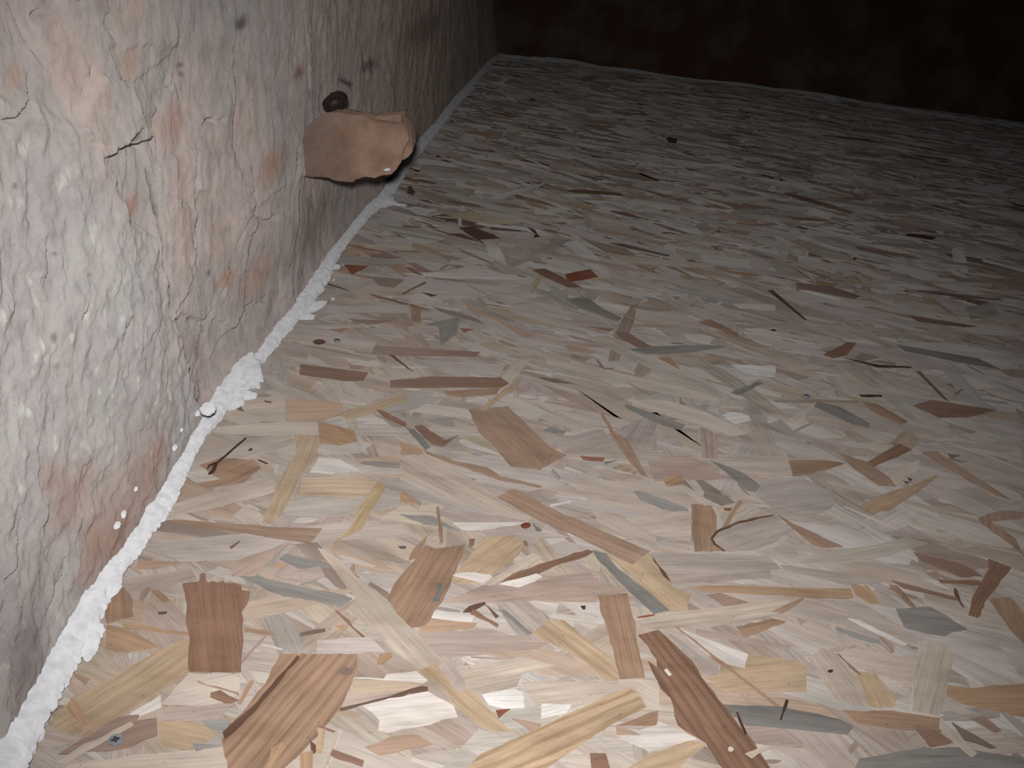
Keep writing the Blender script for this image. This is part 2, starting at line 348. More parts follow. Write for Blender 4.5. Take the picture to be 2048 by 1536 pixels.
stains = [((250, 1020), 130, lin((162, 130, 116)), .7), ((140, 990), 80, lin((154, 118, 104)), .7), ((90, 960), 40, lin((158, 120, 104)), .6), ((300, 930), 60, lin((168, 138, 124)), .7), ((200, 1100), 90, lin((160, 124, 108)), .8), ((40, 1330), 120, lin((118, 108, 104)), .8), ((150, 150), 26, orange, .4), ((40, 160), 24, lin((190, 148, 122)), .6),
          ((285, 420), 24, lin((172, 112, 92)), .8), ((270, 120), 26, lin((190, 152, 128)), .5), ((350, 250), 40, lin((190, 150, 132)), .6), ((60, 1160), 90, lin((140, 136, 132)), .6), ((350, 680), 40, pink, .5),
          ((490, 42), 13, lin((58, 54, 50)), .9), ((366, 120), 6, lin((74, 66, 60)), .9), ((367, 140), 5, lin((64, 58, 54)), .9), ((422, 550), 7, lin((96, 92, 90)), .8), ((606, 148), 12, lin((132, 68, 48)), .8),
          ((174, 8), 6, lin((70, 64, 60)), .8), ((93, 510), 5, lin((96, 88, 84)), .8), ((160, 546), 6, lin((112, 104, 98)), .8), ((95, 678), 9, lin((104, 96, 92)), .8), ((133, 690), 6, lin((110, 100, 96)), .7), ((104, 730), 6, lin((110, 104, 98)), .7),
          ((520, 560), 40, lin((180, 128, 96)), .5), ((555, 330), 30, lin((176, 124, 96)), .6), ((455, 560), 18, lin((178, 132, 98)), .6), ((640, 440), 60, lin((112, 96, 82)), .6), ((8, 358), 5, lin((76, 70, 66)), .8), ((389, 640), 6, lin((104, 66, 52)), .8),
          ((752, 132), 12, lin((52, 44, 40)), .7), ((850, 60), 30, lin((96, 72, 60)), .6)]  # first entry paints the shade of the two small holes
for (x, y), r, c, a in stains:
    p = on_wall(x, y)
    dv = (p - EYE); dpt = dv @ FW
    ry = max(r / (FPX * .29 / p[1] ** 2), .003); rz = r / (FPX / dpt)
    q = ((Yw - p[1]) / ry) ** 2 + ((Zw - p[2]) / rz) ** 2
    C = mix(C, c, a * np.exp(-q ** 1.5) * np.clip(.75 + 1.1 * wob, 0, 1.2))
C = mix(C, lin((62, 50, 44)), crack_shade)
fade = sstep(.0, .03, Z)                                               # wall meets the floor behind the foam
X = np.interp(ys, fy, fxw)[:, None] + (D - .002) * (.35 + .65 * fade) - .22 * Z * sstep(2.2, 4.0, Y)
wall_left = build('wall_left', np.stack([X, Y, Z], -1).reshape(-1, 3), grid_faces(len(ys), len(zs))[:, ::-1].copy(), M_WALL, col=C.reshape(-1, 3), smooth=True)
wall_left['kind'] = 'structure'; wall_left['label'] = 'rough grey and pink stone and earth wall with vertical cracks'
def wall_x(y, z):
    i = np.clip(np.searchsorted(ys, y), 0, len(ys) - 1); j = np.clip(np.searchsorted(zs, z), 0, len(zs) - 1); return X[i, j]

# ------------------------------------------------------------------ back wall
BY = 4.0
xs = np.arange(-.42, 4.2, .012); zb = np.arange(-.012, 1.6, .012)
XX, ZZ = np.meshgrid(xs, zb, indexing='ij')
g1, _ = facet(XX * 7, ZZ * 8, 301, 1.2); g2, _ = facet(XX * 18, ZZ * 18, 311, 1.2)
DD = .02 * fbm(XX * 4, ZZ * 4, 321, 4) + .014 * g1 + .007 * g2 + .003 * fbm(XX * 40, ZZ * 40, 331, 3)
YY = BY + .045 - .045 * XX - DD * sstep(0, .05, ZZ)
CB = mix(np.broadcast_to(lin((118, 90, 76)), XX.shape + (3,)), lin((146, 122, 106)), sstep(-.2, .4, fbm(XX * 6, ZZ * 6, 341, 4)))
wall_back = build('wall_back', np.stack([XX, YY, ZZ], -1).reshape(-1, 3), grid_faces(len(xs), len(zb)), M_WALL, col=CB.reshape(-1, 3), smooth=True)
wall_back['kind'] = 'structure'; wall_back['label'] = 'dark brown rough stone wall at the far end'

# ------------------------------------------------------------------ floor board and its wood flakes
fx0, fx1, fy0, fy1 = -.40, 4.2, -.6, 4.2
vv = [(fx0, fy0, -.018), (fx1, fy0, -.018), (fx1, fy1, -.018), (fx0, fy1, -.018), (fx0, fy0, -.0036), (fx1, fy0, -.0036), (fx1, fy1, -.0036), (fx0, fy1, -.0036)]
floor = build('floor', vv, [(3, 2, 1, 0), (4, 5, 6, 7), (0, 1, 5, 4), (1, 2, 6, 5), (2, 3, 7, 6), (3, 0, 4, 7)], M_CORE)
floor['kind'] = 'structure'; floor['label'] = 'oriented strand board floor of pressed tan and brown wood flakes'
PAL = dict(W=(226, 218, 211), V=(242, 238, 234), C=(208, 192, 175), T=(199, 169, 132), Y=(206, 176, 126), O=(184, 143, 104), M=(168, 136, 112), B=(142, 107, 87), D=(104, 75, 60), K=(66, 47, 39),
           G=(146, 142, 137), H=(126, 123, 119), P=(184, 157, 144), L=(186, 172, 164), R=(146, 84, 60))
PALM = np.array((187, 175, 166))
PALT = {k: lin(PALM + (.88 if k in 'DKBRMHGWV' else .68) * (np.array(v) - PALM)) for k, v in PAL.items()}      # single flakes read off the photograph
PAL = {k: lin(PALM + (.66 if k in 'DKBRO' else .48) * (np.array(v) - PALM)) for k, v in PAL.items()}        # the board's average flakes
TH = .0007
def prism(P, z, th=TH):
    n = len(P)
    v = [(p[0], p[1], z) for p in P] + [(p[0], p[1], z - th) for p in P]
    a = sum(P[i][0] * P[(i + 1) % n][1] - P[(i + 1) % n][0] * P[i][1] for i in range(n))
    idx = list(range(n)) if a > 0 else list(range(n))[::-1]
    f = [tuple(idx)]
    for k in range(n):
        i, j = idx[k], idx[(k + 1) % n]; f.append((i, i + n, j + n, j))
    return v, f
def flake_uv(P, ang, off):
    c, s = math.cos(ang), math.sin(ang); P = np.asarray(P)
    return np.stack([P[:, 0] * c + P[:, 1] * s + off[0], -P[:, 0] * s + P[:, 1] * c + off[1]], -1)
def make_flake(P, z, color, ring=0.0, ang=None):
    P = np.asarray(P); q = P - P.mean(0)
    if ang is None:
        w_, vec = np.linalg.eigh(q.T @ q); ang = math.atan2(vec[1, 1], vec[0, 1])
    v, f = prism(P, z); uv = flake_uv(P, ang, (rnd.uniform(0, 9), rnd.uniform(0, 9)))
    c = np.append(color, ring)
    return build('wood_flake', v, f, M_FLAKE, parent=floor, col=c, uv=np.vstack([uv, uv]), loc=(P[:, 0].mean(), P[:, 1].mean(), z))
S = .28381
Z1, Z2, Z3, Z4, Z5, Z6, Z7, Z8 = [(ox, oy, S) for ox, oy in ((100, 1100), (600, 1100), (1100, 1100), (1536, 1100), (300, 750), (800, 750), (1250, 750), (1536, 700))]
Z9 = (600, 420, .26042); Z10 = (1050, 420, .26042); Z11 = (1500, 380, .26758); PX = (0, 0, 1)
TR = [  # view, colour, ring strength, outline
    (Z1, 'T', .35, '20,1190 180,1030 420,905 700,750 960,620 990,640 990,860 760,1000 520,1165 250,1330 30,1260'), (Z1, 'C', .1, '780,1090 980,868 1335,878 1340,1010 1180,1100'),
    (Z1, 'W', 0, '560,1160 780,1020 785,1110 600,1180'), (Z1, 'C', .1, '110,1510 900,1425 1250,1385 1260,1550 130,1560'), (Z1, 'P', .1, '810,1110 1300,1085 1190,1195 790,1205'),
    (Z1, 'T', .1, '760,1210 1060,1212 1180,1300 1000,1420 800,1380 770,1300'), (Z1, 'B', .2, '60,1440 480,1180 630,1163 610,1203 750,1185 757,1310 560,1392 420,1416 250,1425'), (Z1, 'C', .1, '10,1495 570,1212 592,1238 110,1505'),
    (Z1, 'G', 0, '1080,1210 1275,1190 1230,1272 1120,1262'), (Z1, 'G', 0, '1000,1365 1210,1375 1030,1425'), (Z1, 'M', .1, '470,210 570,320 590,470 400,520 380,430'), (Z1, 'O', .1, '400,530 560,560 770,690 540,722 390,690'),
    (Z1, 'O', 0, '500,518 980,580 980,606 520,548'), (Z1, 'M', 0, '710,290 760,280 850,360 800,372'), (Z1, 'K', 0, '760,440 825,435 820,450 770,456'), (Z1, 'M', 0, '620,75 930,88 760,128 600,132'),
    (Z1, 'B', 0, '1130,1010 1200,990 1330,1060 1260,1086 1130,1042'), (Z1, 'M', 0, '1040,922 1330,1008 1330,1026 1040,938'), (Z1, 'M', 0, '1420,918 1440,930 1340,1087 1320,1080'), (Z1, 'M', 0, '1370,545 1560,578 1600,602 1550,602 1370,572'),
    (Z1, 'O', 0, '150,1040 180,1060 290,1240 255,1252 110,1130'), (Z1, 'M', 0, '165,865 280,910 250,955 180,900'), (Z1, 'M', 0, '165,1240 225,1280 210,1292 160,1255'),
    (PX, 'C', .15, '636,1097 655,1100 719,1160 773,1199 800,1228 829,1265 864,1296 884,1327 844,1341 782,1299 747,1259 694,1222 713,1199 679,1154'), (Z2, 'T', .3, '840,850 960,800 1110,1012 1190,980 1492,1288 1350,1278 1130,1132 980,960'),
    (Z2, 'T', .15, '1100,165 1290,0 1560,-10 1430,130 1290,240 1080,232'), (Z2, 'C', .1, '1290,240 1640,20 1700,60 1500,170 1340,252'), (Z2, 'W', 0, '1090,168 1355,190 1290,242 1140,192'),
    (Z2, 'W', 0, '910,480 940,425 1232,465 1210,512'), (Z2, 'O', .2, '830,580 880,488 1252,518 1230,547 1000,577'), (Z2, 'P', .2, '830,587 1320,558 1752,662 1660,702 1000,762 920,692'),
    (PX, 'P', .1, '878,1206 912,1194 966,1172 1020,1175 1112,1154 1180,1143 1188,1157 1275,1168 1284,1174 1253,1183 1157,1195 941,1206'), (PX, 'M', .25, '850,1092 872,1098 890,1096 931,1090 925,1113 909,1148 896,1180 884,1205 850,1253 821,1256 793,1228 773,1199 793,1162 827,1125'),
    (Z2, 'H', 0, '960,235 1012,240 980,370 920,366 925,340 958,332'), (PX, 'B', .2, '1000,1168 1026,1148 1112,1120 1175,1100 1186,1104 1174,1112 1110,1132 1065,1152 1025,1167'),
    (Z2, 'D', 0, '1145,440 1190,400 1300,370 1310,382 1200,442'), (Z2, 'B', 0, '1220,418 1400,528 1390,547 1200,452'), (Z2, 'D', 0, '1310,388 1400,470 1380,484'), (Z2, 'G', 0, '1400,420 1450,430 1642,590 1600,602'),
    (PX, 'T', .55, '1063,1270 1100,1239 1130,1243 1168,1276 1219,1316 1242,1350 1225,1375 1171,1327 1117,1293'), (Z2, 'C', .15, '1100,832 1560,758 1804,820 1560,880 1530,962 1280,1012 1180,992 1150,900'),
    (Z2, 'V', 0, '1280,1022 1510,978 1572,1010 1582,1112 1460,1122 1330,1092'), (Z2, 'W', 0, '380,905 590,912 610,880 820,858 900,922 870,942'), (Z2, 'L', 0, '120,640 500,618 600,722 120,737'),
    (Z2, 'O', 0, '540,812 560,738 640,724 652,760 580,807'), (Z2, 'T', 0, '380,915 500,920 862,945 760,992 350,1022'), (Z2, 'P', 0, '300,1102 340,1018 702,1008 480,1072'), (Z2, 'D', .2, '270,1120 460,1078 860,963 902,970 900,997 830,1012 560,1062 290,1138'),
    (Z2, 'W', .15, '440,1100 900,1000 1080,1100 1112,1180 620,1292 550,1272 560,1200'), (Z2, 'M', .1, '460,1390 640,1318 830,1308 932,1370 700,1422 560,1452'), (Z2, 'M', 0, '1490,1188 1702,1230 1640,1288'), (Z2, 'R', 0, '1380,1133 1482,1123 1440,1152 1400,1188'),
    (Z2, 'O', 0, '250,538 300,530 332,550 300,575'), (Z2, 'D', 0, '0,590 120,562 175,558 180,575 60,600 0,608'), (Z2, 'B', 0, '245,432 262,432 460,618 440,618'),
    (PX, 'M', .75, '560,1310 640,1309 715,1309 713,1345 690,1400 640,1470 560,1545 455,1545 443,1480 470,1440 530,1370'), (Z1, 'D', .4, '1740,745 1560,960 1400,1130 1215,1290 1232,1342 1450,1142 1600,962 1762,760'), (PX, 'D', 0, '672,1345 690,1335 708,1340 700,1352 684,1352'),
    (Z1, 'O', .2, '1560,1400 1640,1360 1660,1400 1560,1540 1520,1540'), (Z2, 'T', .2, '120,1258 182,1268 150,1442 100,1432'), (Z2, 'C', .1, '250,1258 292,1270 190,1540 150,1545'), (Z2, 'D', 0, '70,1348 112,1380 112,1432 80,1442'), (Z2, 'B', 0, '230,1408 452,1490 440,1532 210,1452'),
    (Z2, 'B', 0, '130,1238 250,1280 245,1292 125,1250'), (Z2, 'O', .2, '0,1440 90,1420 90,1545 0,1545'),
    (PX, 'T', .9, '925,1545 960,1510 1060,1465 1250,1375 1262,1373 1267,1384 1277,1388 1276,1396 1287,1400 1284,1407 1293,1415 1240,1440 1190,1470 1080,1545'),
    (PX, 'B', .15, '364,1171 366,1168 398,1164 401,1148 411,1148 412,1164 420,1167 424,1163 434,1167 445,1163 452,1168 469,1168 482,1172 484,1182 500,1184 495,1208 483,1225 487,1282 482,1345 377,1344 377,1298 380,1282 372,1248 374,1213'),
    (PX, 'G', .15, '477,1153 503,1152 600,1174 690,1192 704,1199 680,1214 600,1197 568,1194 512,1168'),
    (Z3, 'C', .1, '-200,935 440,928 500,918 580,960 160,1112 -100,1100'), (Z3, 'V', 0, '-60,1090 152,1095 110,1150 -60,1190'), (Z3, 'C', .1, '490,918 772,920 772,1132 690,1122 600,968 460,960'), (Z3, 'M', .3, '340,325 545,308 572,430 602,560 612,660 667,902 490,912 450,740 400,560 358,450'),
    (Z3, 'C', .6, '340,100 512,262 360,267'), (Z3, 'T', .15, '400,30 570,105 690,20 862,220 852,262 1000,320 950,432 840,432 620,240'), (Z3, 'L', .1, '780,110 1200,58 1550,150 1562,202 870,232 850,212'), (Z3, 'H', .1, '300,8 392,30 480,138 640,258 842,430 730,452 600,332 480,222 330,62'),
    (Z3, 'D', 0, '690,18 712,40 832,198 852,237 800,192'), (PX, 'O', .4, '1385,1178 1405,1173 1455,1172 1612,1177 1700,1179 1707,1197 1640,1198 1560,1191 1400,1183'), (Z3, 'C', .35, '610,480 1000,430 1702,338 1640,452 1150,542 650,557'), (Z3, 'R', 0, '610,478 740,458 735,468 620,486'),
    (Z3, 'M', .15, '1310,545 1500,503 1560,488 1662,508 1530,562 1370,617'), (Z3, 'M', 0, '1560,442 1660,388 1792,338 1780,362 1640,452'), (Z3, 'P', 0, '1020,558 1380,618 1692,680 1680,704 1020,602'), (Z3, 'W', .25, '900,558 1392,740 1380,837 1180,782 1000,652'),
    (Z3, 'L', .1, '830,590 1190,802 1192,872 1110,882 990,772'), (Z3, 'T', .15, '1400,738 1804,800 1804,1002 1270,1012 1070,902 1190,882 1200,800 1370,842'), (Z3, 'M', 0, '878,543 892,545 1182,768 1622,1110 1600,1117 1170,792'), (PX, 'H', .2, '1446,1411 1560,1415 1678,1440 1707,1455 1695,1470 1610,1461 1490,1451'),
    (Z3, 'W', .2, '760,1208 1032,1340 700,1422 470,1312 750,1240'), (Z3, 'M', 0, '460,1238 550,1268 642,1312 470,1312'), (Z3, 'M', .1, '470,1240 760,1138 750,1237 560,1242'), (Z3, 'T', .4, '540,1545 700,1440 1000,1348 1112,1370 1000,1452 900,1545'), (Z3, 'B', 0, '280,1438 392,1440 422,1545 290,1545'),
    (Z3, 'B', .8, '620,605 690,590 760,568 1000,790 1112,960 1300,1200 1442,1370 1560,1560 1230,1560 1090,1360 900,1240 850,1050 770,970 720,860 690,788 752,834 750,772 690,680'), (Z3, 'W', 0, '800,852 822,842 857,885 836,897'), (Z3, 'W', 0, '1250,1408 1262,1392 1284,1396 1292,1412 1280,1428 1260,1428'),
    (Z3, 'C', .1, '1365,1442 1500,1388 1562,1398 1420,1477'), (Z3, 'K', 0, '1660,1058 1680,1068 1630,1207 1615,1202'), (Z3, 'K', 0, '1308,1148 1322,1150 1387,1300 1370,1312'), (Z3, 'K', 0, '215,400 250,398 248,422 230,422'),
    (Z4, 'L', .1, '90,110 560,170 800,230 560,250 120,150'), (Z4, 'G', .05, '900,418 1150,408 1310,510 1402,562 1300,582 1240,612 1120,592 960,552'), (Z4, 'B', .1, '1550,68 1712,130 1540,352 1480,482 1410,462 1440,330 1552,140'), (Z4, 'C', .05, '1060,648 1280,660 1302,780 1230,1092 1210,1172 1010,1132 1020,900 1058,720'),
    (Z4, 'C', .1, '540,700 1052,760 1010,1002 840,902 600,832 490,740'), (Z4, 'C', .1, '280,762 380,698 490,738 622,880 722,1112 470,1062 360,882'), (Z4, 'T', .15, '620,860 752,878 902,1040 880,1112 720,1112 622,902'), (Z4, 'G', 0, '480,548 782,638 780,662 600,622 480,572'),
    (Z4, 'M', 0, '850,248 912,260 1042,412 1000,402'), (Z4, 'B', 0, '870,218 1342,343 1330,362 950,272'), (Z4, 'D', 0, '1310,268 1330,290 1382,412 1365,402 1308,310'), (Z4, 'B', .2, '1020,20 1380,108 1512,190 1350,192 1100,92'), (Z4, 'B', 0, '1200,213 1490,223 1490,252 1210,237'),
    (Z4, 'M', .2, '520,1138 870,1138 1212,1190 1262,1292 900,1262 640,1232'), (Z4, 'B', .1, '1010,1238 1180,1278 1302,1360 1140,1392 1070,1302'), (Z4, 'G', .4, '640,1480 1100,1398 1350,1398 1804,1478 1804,1560 600,1560'), (Z4, 'D', 0, '1290,1218 1602,1400 1560,1402 1380,1342'),
    (Z4, 'C', .1, '1210,1188 1472,1440 1430,1472 1200,1262'), (Z4, 'B', 0, '1420,1190 1520,1178 1642,1280 1590,1292'), (Z4, 'O', .2, '1260,960 1400,980 1804,948 1804,1182 1380,1092 1250,1032'), (Z4, 'M', .3, '1550,350 1700,338 1804,450 1804,662 1700,562'), (Z4, 'W', 0, '560,488 640,500 982,670 960,682 760,592'),
    (Z4, 'K', 0, '415,862 432,850 458,852 450,870 430,874'), (Z4, 'B', 0, '480,738 500,742 660,890 630,880'), (Z4, 'M', 0, '780,620 800,622 892,722 870,722'), (Z4, 'O', 0, '580,255 700,260 785,380 720,385 620,330'),
    (Z5, 'C', .15, '600,178 950,150 960,332 560,334 520,260'), (Z5, 'C', .2, '480,370 950,338 1180,338 1192,432 700,432 440,412'), (Z5, 'O', .2, '960,170 1250,188 1362,210 1342,282 1190,332 960,332'), (Z5, 'O', .1, '1190,332 1440,398 1462,472 1330,502 1190,482'), (Z5, 'T', .25, '1010,430 1192,438 1180,580 1070,702 1000,872 860,1052 790,1042 880,822 990,622 1032,560'),
    (Z5, 'M', .3, '500,590 740,608 782,660 650,767 400,802 340,772 490,740 350,642'), (Z5, 'C', .05, '150,920 650,768 880,718 872,832 700,882 400,952 100,1012'), (Z5, 'W', .1, '1130,690 1190,588 1340,598 1482,680 1250,702'), (Z5, 'T', .5, '1070,730 1500,718 1612,760 1500,872 1050,852'), (Z5, 'Y', .15, '1600,758 1662,790 1500,1082 1290,1192 1400,1102 1480,932'),
    (Z5, 'L', .1, '0,1200 600,1128 982,1180 640,1312 200,1322'), (Z5, 'P', .15, '1000,1188 900,1252 740,1422 560,1422 620,1312'), (Z5, 'M', .35, '0,1028 220,1028 840,1078 1212,1088 1120,1192 800,1142 300,1072'), (Z5, 'G', .15, '910,1300 960,1268 1180,1318 1272,1360 1060,1372'), (Z5, 'P', .1, '870,1420 1200,1358 1232,1420 1100,1472'),
    (Z5, 'O', 0, '860,1340 972,1343 920,1372'), (Z5, 'T', .1, '1320,280 1804,128 1804,190 1400,322'), (Z5, 'B', .1, '1590,248 1640,258 1804,340 1804,372 1660,312'), (Z5, 'B', 0, '560,1220 640,1170 630,1190 570,1240'), (Z5, 'O', 0, '1420,1340 1450,1345 1440,1400 1415,1380'), (Z5, 'K', 0, '690,540 710,520 725,535'), (Z5, 'K', 0, '760,605 770,603 830,630 820,632'),
    (Z5, 'K', 0, '1750,1215 1800,1212 1804,1228 1770,1230'), (Z5, 'C', .1, '280,740 440,715 495,742 330,768'), (Z5, 'B', 0, '580,210 620,205 665,268 620,255'), (Z5, 'B', 0, '800,185 860,195 850,207 810,200'),
    (Z6, 'C', .15, '0,590 200,568 400,652 560,782 700,882 932,1012 900,1042 560,952 300,862 0,742'), (Z6, 'C', .15, '1350,958 1560,988 1804,1110 1804,1232 1600,1152 1420,1092'), (Z6, 'M', .15, '480,250 760,228 802,270 1062,520 1172,572 980,672 780,652 640,482 548,400'), (Z6, 'M', .2, '160,528 240,568 400,618 612,658 702,720 1002,790 980,802 700,747 400,642 190,562'),
    (Z6, 'O', 0, '0,478 150,528 162,562 0,567'), (Z6, 'M', 0, '300,120 700,100 680,142 420,162 340,152'), (Z6, 'T', .1, '862,8 802,112 700,172 600,262 558,252 720,122 800,60'), (Z6, 'B', 0, '100,370 150,358 320,468 412,428 300,512 220,492'), (Z6, 'H', 0, '40,378 100,388 212,512 180,532'),
    (Z6, 'L', .05, '1070,480 1340,400 1420,388 1542,530 1250,572 1170,572'), (Z6, 'L', .05, '1500,400 1740,298 1804,340 1804,522 1640,522 1540,452'), (Z6, 'M', .1, '1408,278 1432,278 1502,400 1602,470 1742,722 1700,712 1530,502'), (Z6, 'H', 0, '1010,400 1060,373 1172,400 1150,422'), (Z6, 'R', 0, '1270,578 1442,590 1430,617 1290,602'), (Z6, 'H', 0, '1440,620 1532,608 1440,637'),
    (Z6, 'G', .1, '0,990 240,1008 332,1060 422,1102 180,1062'), (Z6, 'W', 0, '370,1048 900,1048 600,1102 440,1102'), (Z6, 'L', 0, '560,1098 1050,1118 1192,1150 1000,1152'), (Z6, 'T', .1, '590,1150 800,1138 872,1210 790,1332 640,1412 400,1402'), (Z6, 'M', 0, '100,1230 190,1138 130,1292 60,1312'),
    (Z6, 'W', 0, '370,1420 480,1398 642,1420 590,1472'), (Z6, 'W', 0, '700,1480 960,1408 1002,1430 840,1502'), (Z6, 'W', 0, '1060,920 1202,893 1190,912 1060,942'), (Z6, 'B', 0, '485,1163 527,1163 520,1202 485,1227'), (Z6, 'B', 0, '865,1178 890,1178 902,1212 878,1210'),
    (Z6, 'M', .4, '680,870 800,813 900,858 1000,918 1160,998 1280,1038 1420,1108 1762,1250 1640,1347 1420,1232 1200,1122 940,1012 770,912'), (Z6, 'M', 0, '1070,558 1087,570 990,677 970,672'), (Z6, 'M', 0, '253,938 275,938 302,1190 280,1192'), (Z6, 'H', 0, '930,1048 1002,1105 960,1107'), (Z6, 'O', .3, '0,820 60,850 120,915 0,910'),
    (Z7, 'C', .1, '0,180 300,188 560,268 760,358 862,420 750,442 500,352 200,262'), (Z7, 'G', .1, '0,210 250,298 422,360 380,392 200,342 0,232'), (Z7, 'C', .1, '200,1000 470,958 460,1182 200,1132 0,1022'), (Z7, 'L', .1, '180,1260 1000,1278 1092,1370 330,1452'), (Z7, 'P', .2, '150,610 440,568 500,598 602,640 702,742 200,752'), (Z7, 'O', .5, '265,752 340,703 412,720 400,777 300,792'),
    (Z7, 'C', .15, '650,570 1150,588 1182,712 880,702 700,642'), (Z7, 'P', .6, '520,380 560,378 642,430 652,602 540,587'), (Z7, 'L', .05, '960,740 1250,728 1440,830 1482,922 1380,982 1100,992 920,852'), (Z7, 'C', .1, '640,940 860,888 992,980 700,1092'), (Z7, 'M', .05, '465,918 600,928 642,1000 642,1182 702,1242 490,1252 470,1132'),
    (Z7, 'L', .05, '610,1160 660,1108 780,1058 1050,998 1100,1040 1182,1100 1060,1182 880,1242 700,1247 620,1202'), (Z7, 'D', 0, '600,1160 640,1108 800,1038 1040,993 1042,1002 800,1057 652,1122 617,1165 642,1202 702,1247 690,1249 620,1207'), (Z7, 'M', .2, '1080,998 1180,1058 1300,1108 1400,1158 1532,1215 1380,1222 1320,1202 1220,1122'),
    (Z7, 'G', .1, '605,613 680,638 820,698 900,748 952,790 920,832 860,822 740,722 660,652'), (Z7, 'V', 0, '690,290 760,268 870,298 882,325 780,352 740,332'), (Z7, 'W', 0, '680,230 830,233 832,257'), (Z7, 'L', .1, '830,258 1060,368 1300,438 1500,518 1804,720 1804,792 1600,652 1300,482 1000,392'), (Z7, 'H', .05, '1330,230 1350,198 1500,228 1722,350 1720,382 1600,352 1450,282'),  # V and W outlines paint a specular glint as near-white flakes
    (Z7, 'C', .05, '1190,300 1340,198 1262,300 1292,352 1140,322'), (Z7, 'M', .2, '1150,610 1400,608 1542,630 1400,682 1180,722'), (Z7, 'G', .05, '60,828 150,838 442,950 440,972 260,952 100,882'), (Z7, 'R', 0, '690,950 750,945 740,970 700,965'), (Z7, 'M', 0, '800,890 830,900 720,1075 680,1080'),
    (Z8, 'B', .1, '690,800 920,668 1012,710 740,832'), (Z8, 'C', .3, '830,870 1062,778 1060,832 940,962 860,952'), (Z8, 'O', .15, '640,1110 680,1088 830,1018 1040,950 1180,888 1202,900 1060,1012 850,1142 730,1152'), (Z8, 'M', .1, '480,728 700,798 852,910 902,972 780,962 600,842'), (Z8, 'B', .2, '1020,400 1150,358 1450,408 1602,430 1400,482 1200,482'),
    (Z8, 'M', .1, '660,368 760,388 982,510 930,532 720,432'), (Z8, 'D', 0, '1043,158 1070,158 1272,370 1240,352'), (Z8, 'K', 0, '530,60 780,112 1012,127 1005,133 760,127'), (Z8, 'K', 0, '640,322 802,325 800,337 660,337'), (Z8, 'K', 0, '940,928 992,940 980,952'), (Z8, 'K', 0, '970,903 1012,920 1000,932'), (Z8, 'M', .3, '1480,1190 1640,1138 1804,1150 1804,1182 1560,1222 1740,1340 1804,1462 1700,1372 1500,1232'),
    (Z8, 'M', .2, '1080,730 1180,718 1340,828 1500,928 1702,1060 1600,1032 1300,862'), (Z8, 'B', 0, '1260,740 1352,750 1290,772'),
    (Z9, 'B', .25, '545,1110 580,1053 1000,1078 1382,1100 1350,1132 760,1122'), (Z9, 'L', .2, '820,1150 1100,1168 1572,1200 1540,1282 1250,1262 900,1182'), (Z9, 'D', 0, '680,1118 720,1128 872,1250 820,1222'), (Z9, 'B', .2, '690,1320 1010,1288 1540,1298 1602,1340 1540,1372 1050,1372 690,1372'), (Z9, 'C', .1, '1540,1290 1660,1148 1762,1160 1620,1332'),
    (Z9, 'O', .15, '1240,698 1320,738 1500,838 1792,970 1740,982 1480,842 1290,772'), (Z9, 'D', .1, '98,1022 115,1008 148,1002 182,1008 198,1020 182,1034 148,1042 112,1036'), (Z9, 'R', 0, '340,428 522,440 400,502'), (Z9, 'B', .1, '540,520 802,540 720,602 600,582'), (Z9, 'B', 0, '540,653 980,768 992,780 830,742 560,667'), (Z9, 'B', 0, '958,558 970,565 790,657 780,650'),
    (Z9, 'D', 0, '935,638 1052,665 1000,672'), (Z9, 'D', .1, '1220,140 1330,133 1542,225 1380,232 1420,272 1290,192'), (Z9, 'K', 0, '1740,133 1802,160 1842,212 1790,217 1808,190'), (Z9, 'G', .1, '950,890 1232,828 1200,962 1080,1042 1060,902'), (Z9, 'M', .1, '860,758 932,760 920,872 850,862'), (Z9, 'L', .1, '220,750 840,738 840,802 200,802'), (Z9, 'R', 0, '1230,918 1332,925 1260,947'),
    (Z9, 'B', .3, '0,1195 522,1260 480,1322 330,1322 0,1272'), (Z9, 'B', 0, '380,848 702,860 520,887'), (Z9, 'D', 0, '180,558 382,630 220,582'),
    (Z10, 'D', 0, '645,260 760,268 1112,355 1090,362 760,292'), (Z10, 'R', .2, '310,500 500,463 562,520 330,562'), (Z10, 'B', .1, '60,470 150,458 432,600 330,602 150,522'), (Z10, 'G', .2, '310,690 480,678 582,760 742,840 700,862 430,762'), (Z10, 'B', .1, '690,943 780,948 982,1065 860,1062 720,982'), (Z10, 'G', .05, '800,1080 980,1058 1400,1043 1532,1060 1250,1102 920,1117'),
    (Z10, 'M', 0, '1020,1143 1110,1138 1187,1232'), (Z10, 'O', 0, '300,1050 400,1048 572,1110 340,1082'), (Z10, 'V', .1, '1590,1200 1920,1208 1920,1292 1700,1262'), (Z10, 'W', .1, '1600,730 1920,738 1920,782 1640,762'), (Z10, 'D', 0, '110,1293 250,1308 382,1345 220,1332'), (Z10, 'B', 0, '480,903 682,920 640,942'), (Z10, 'G', .1, '1070,598 1400,648 1712,715 1600,717 1130,622'),  # V outline paints the floor's bright sheen spot as a pale flake
    (Z10, 'H', 0, '1580,1410 1780,1328 1822,1340 1640,1432'), (Z10, 'M', .1, '1330,870 1420,848 1642,960 1640,992 1500,932'), (Z10, 'P', .1, '1680,318 1872,410 1870,462 1740,452'),
    (Z11, 'B', .15, '350,698 600,728 822,800 780,822 360,742'), (Z11, 'V', 0, '360,753 440,763 692,825 660,832'), (Z11, 'B', .1, '545,1240 720,1148 792,1150 720,1242 620,1267'), (Z11, 'D', 0, '130,758 170,758 422,980 410,982'), (Z11, 'B', 0, '350,578 602,660 560,672'), (Z11, 'H', .1, '1090,1163 1240,1188 1700,1268 1862,1345 1640,1312 1160,1212'),
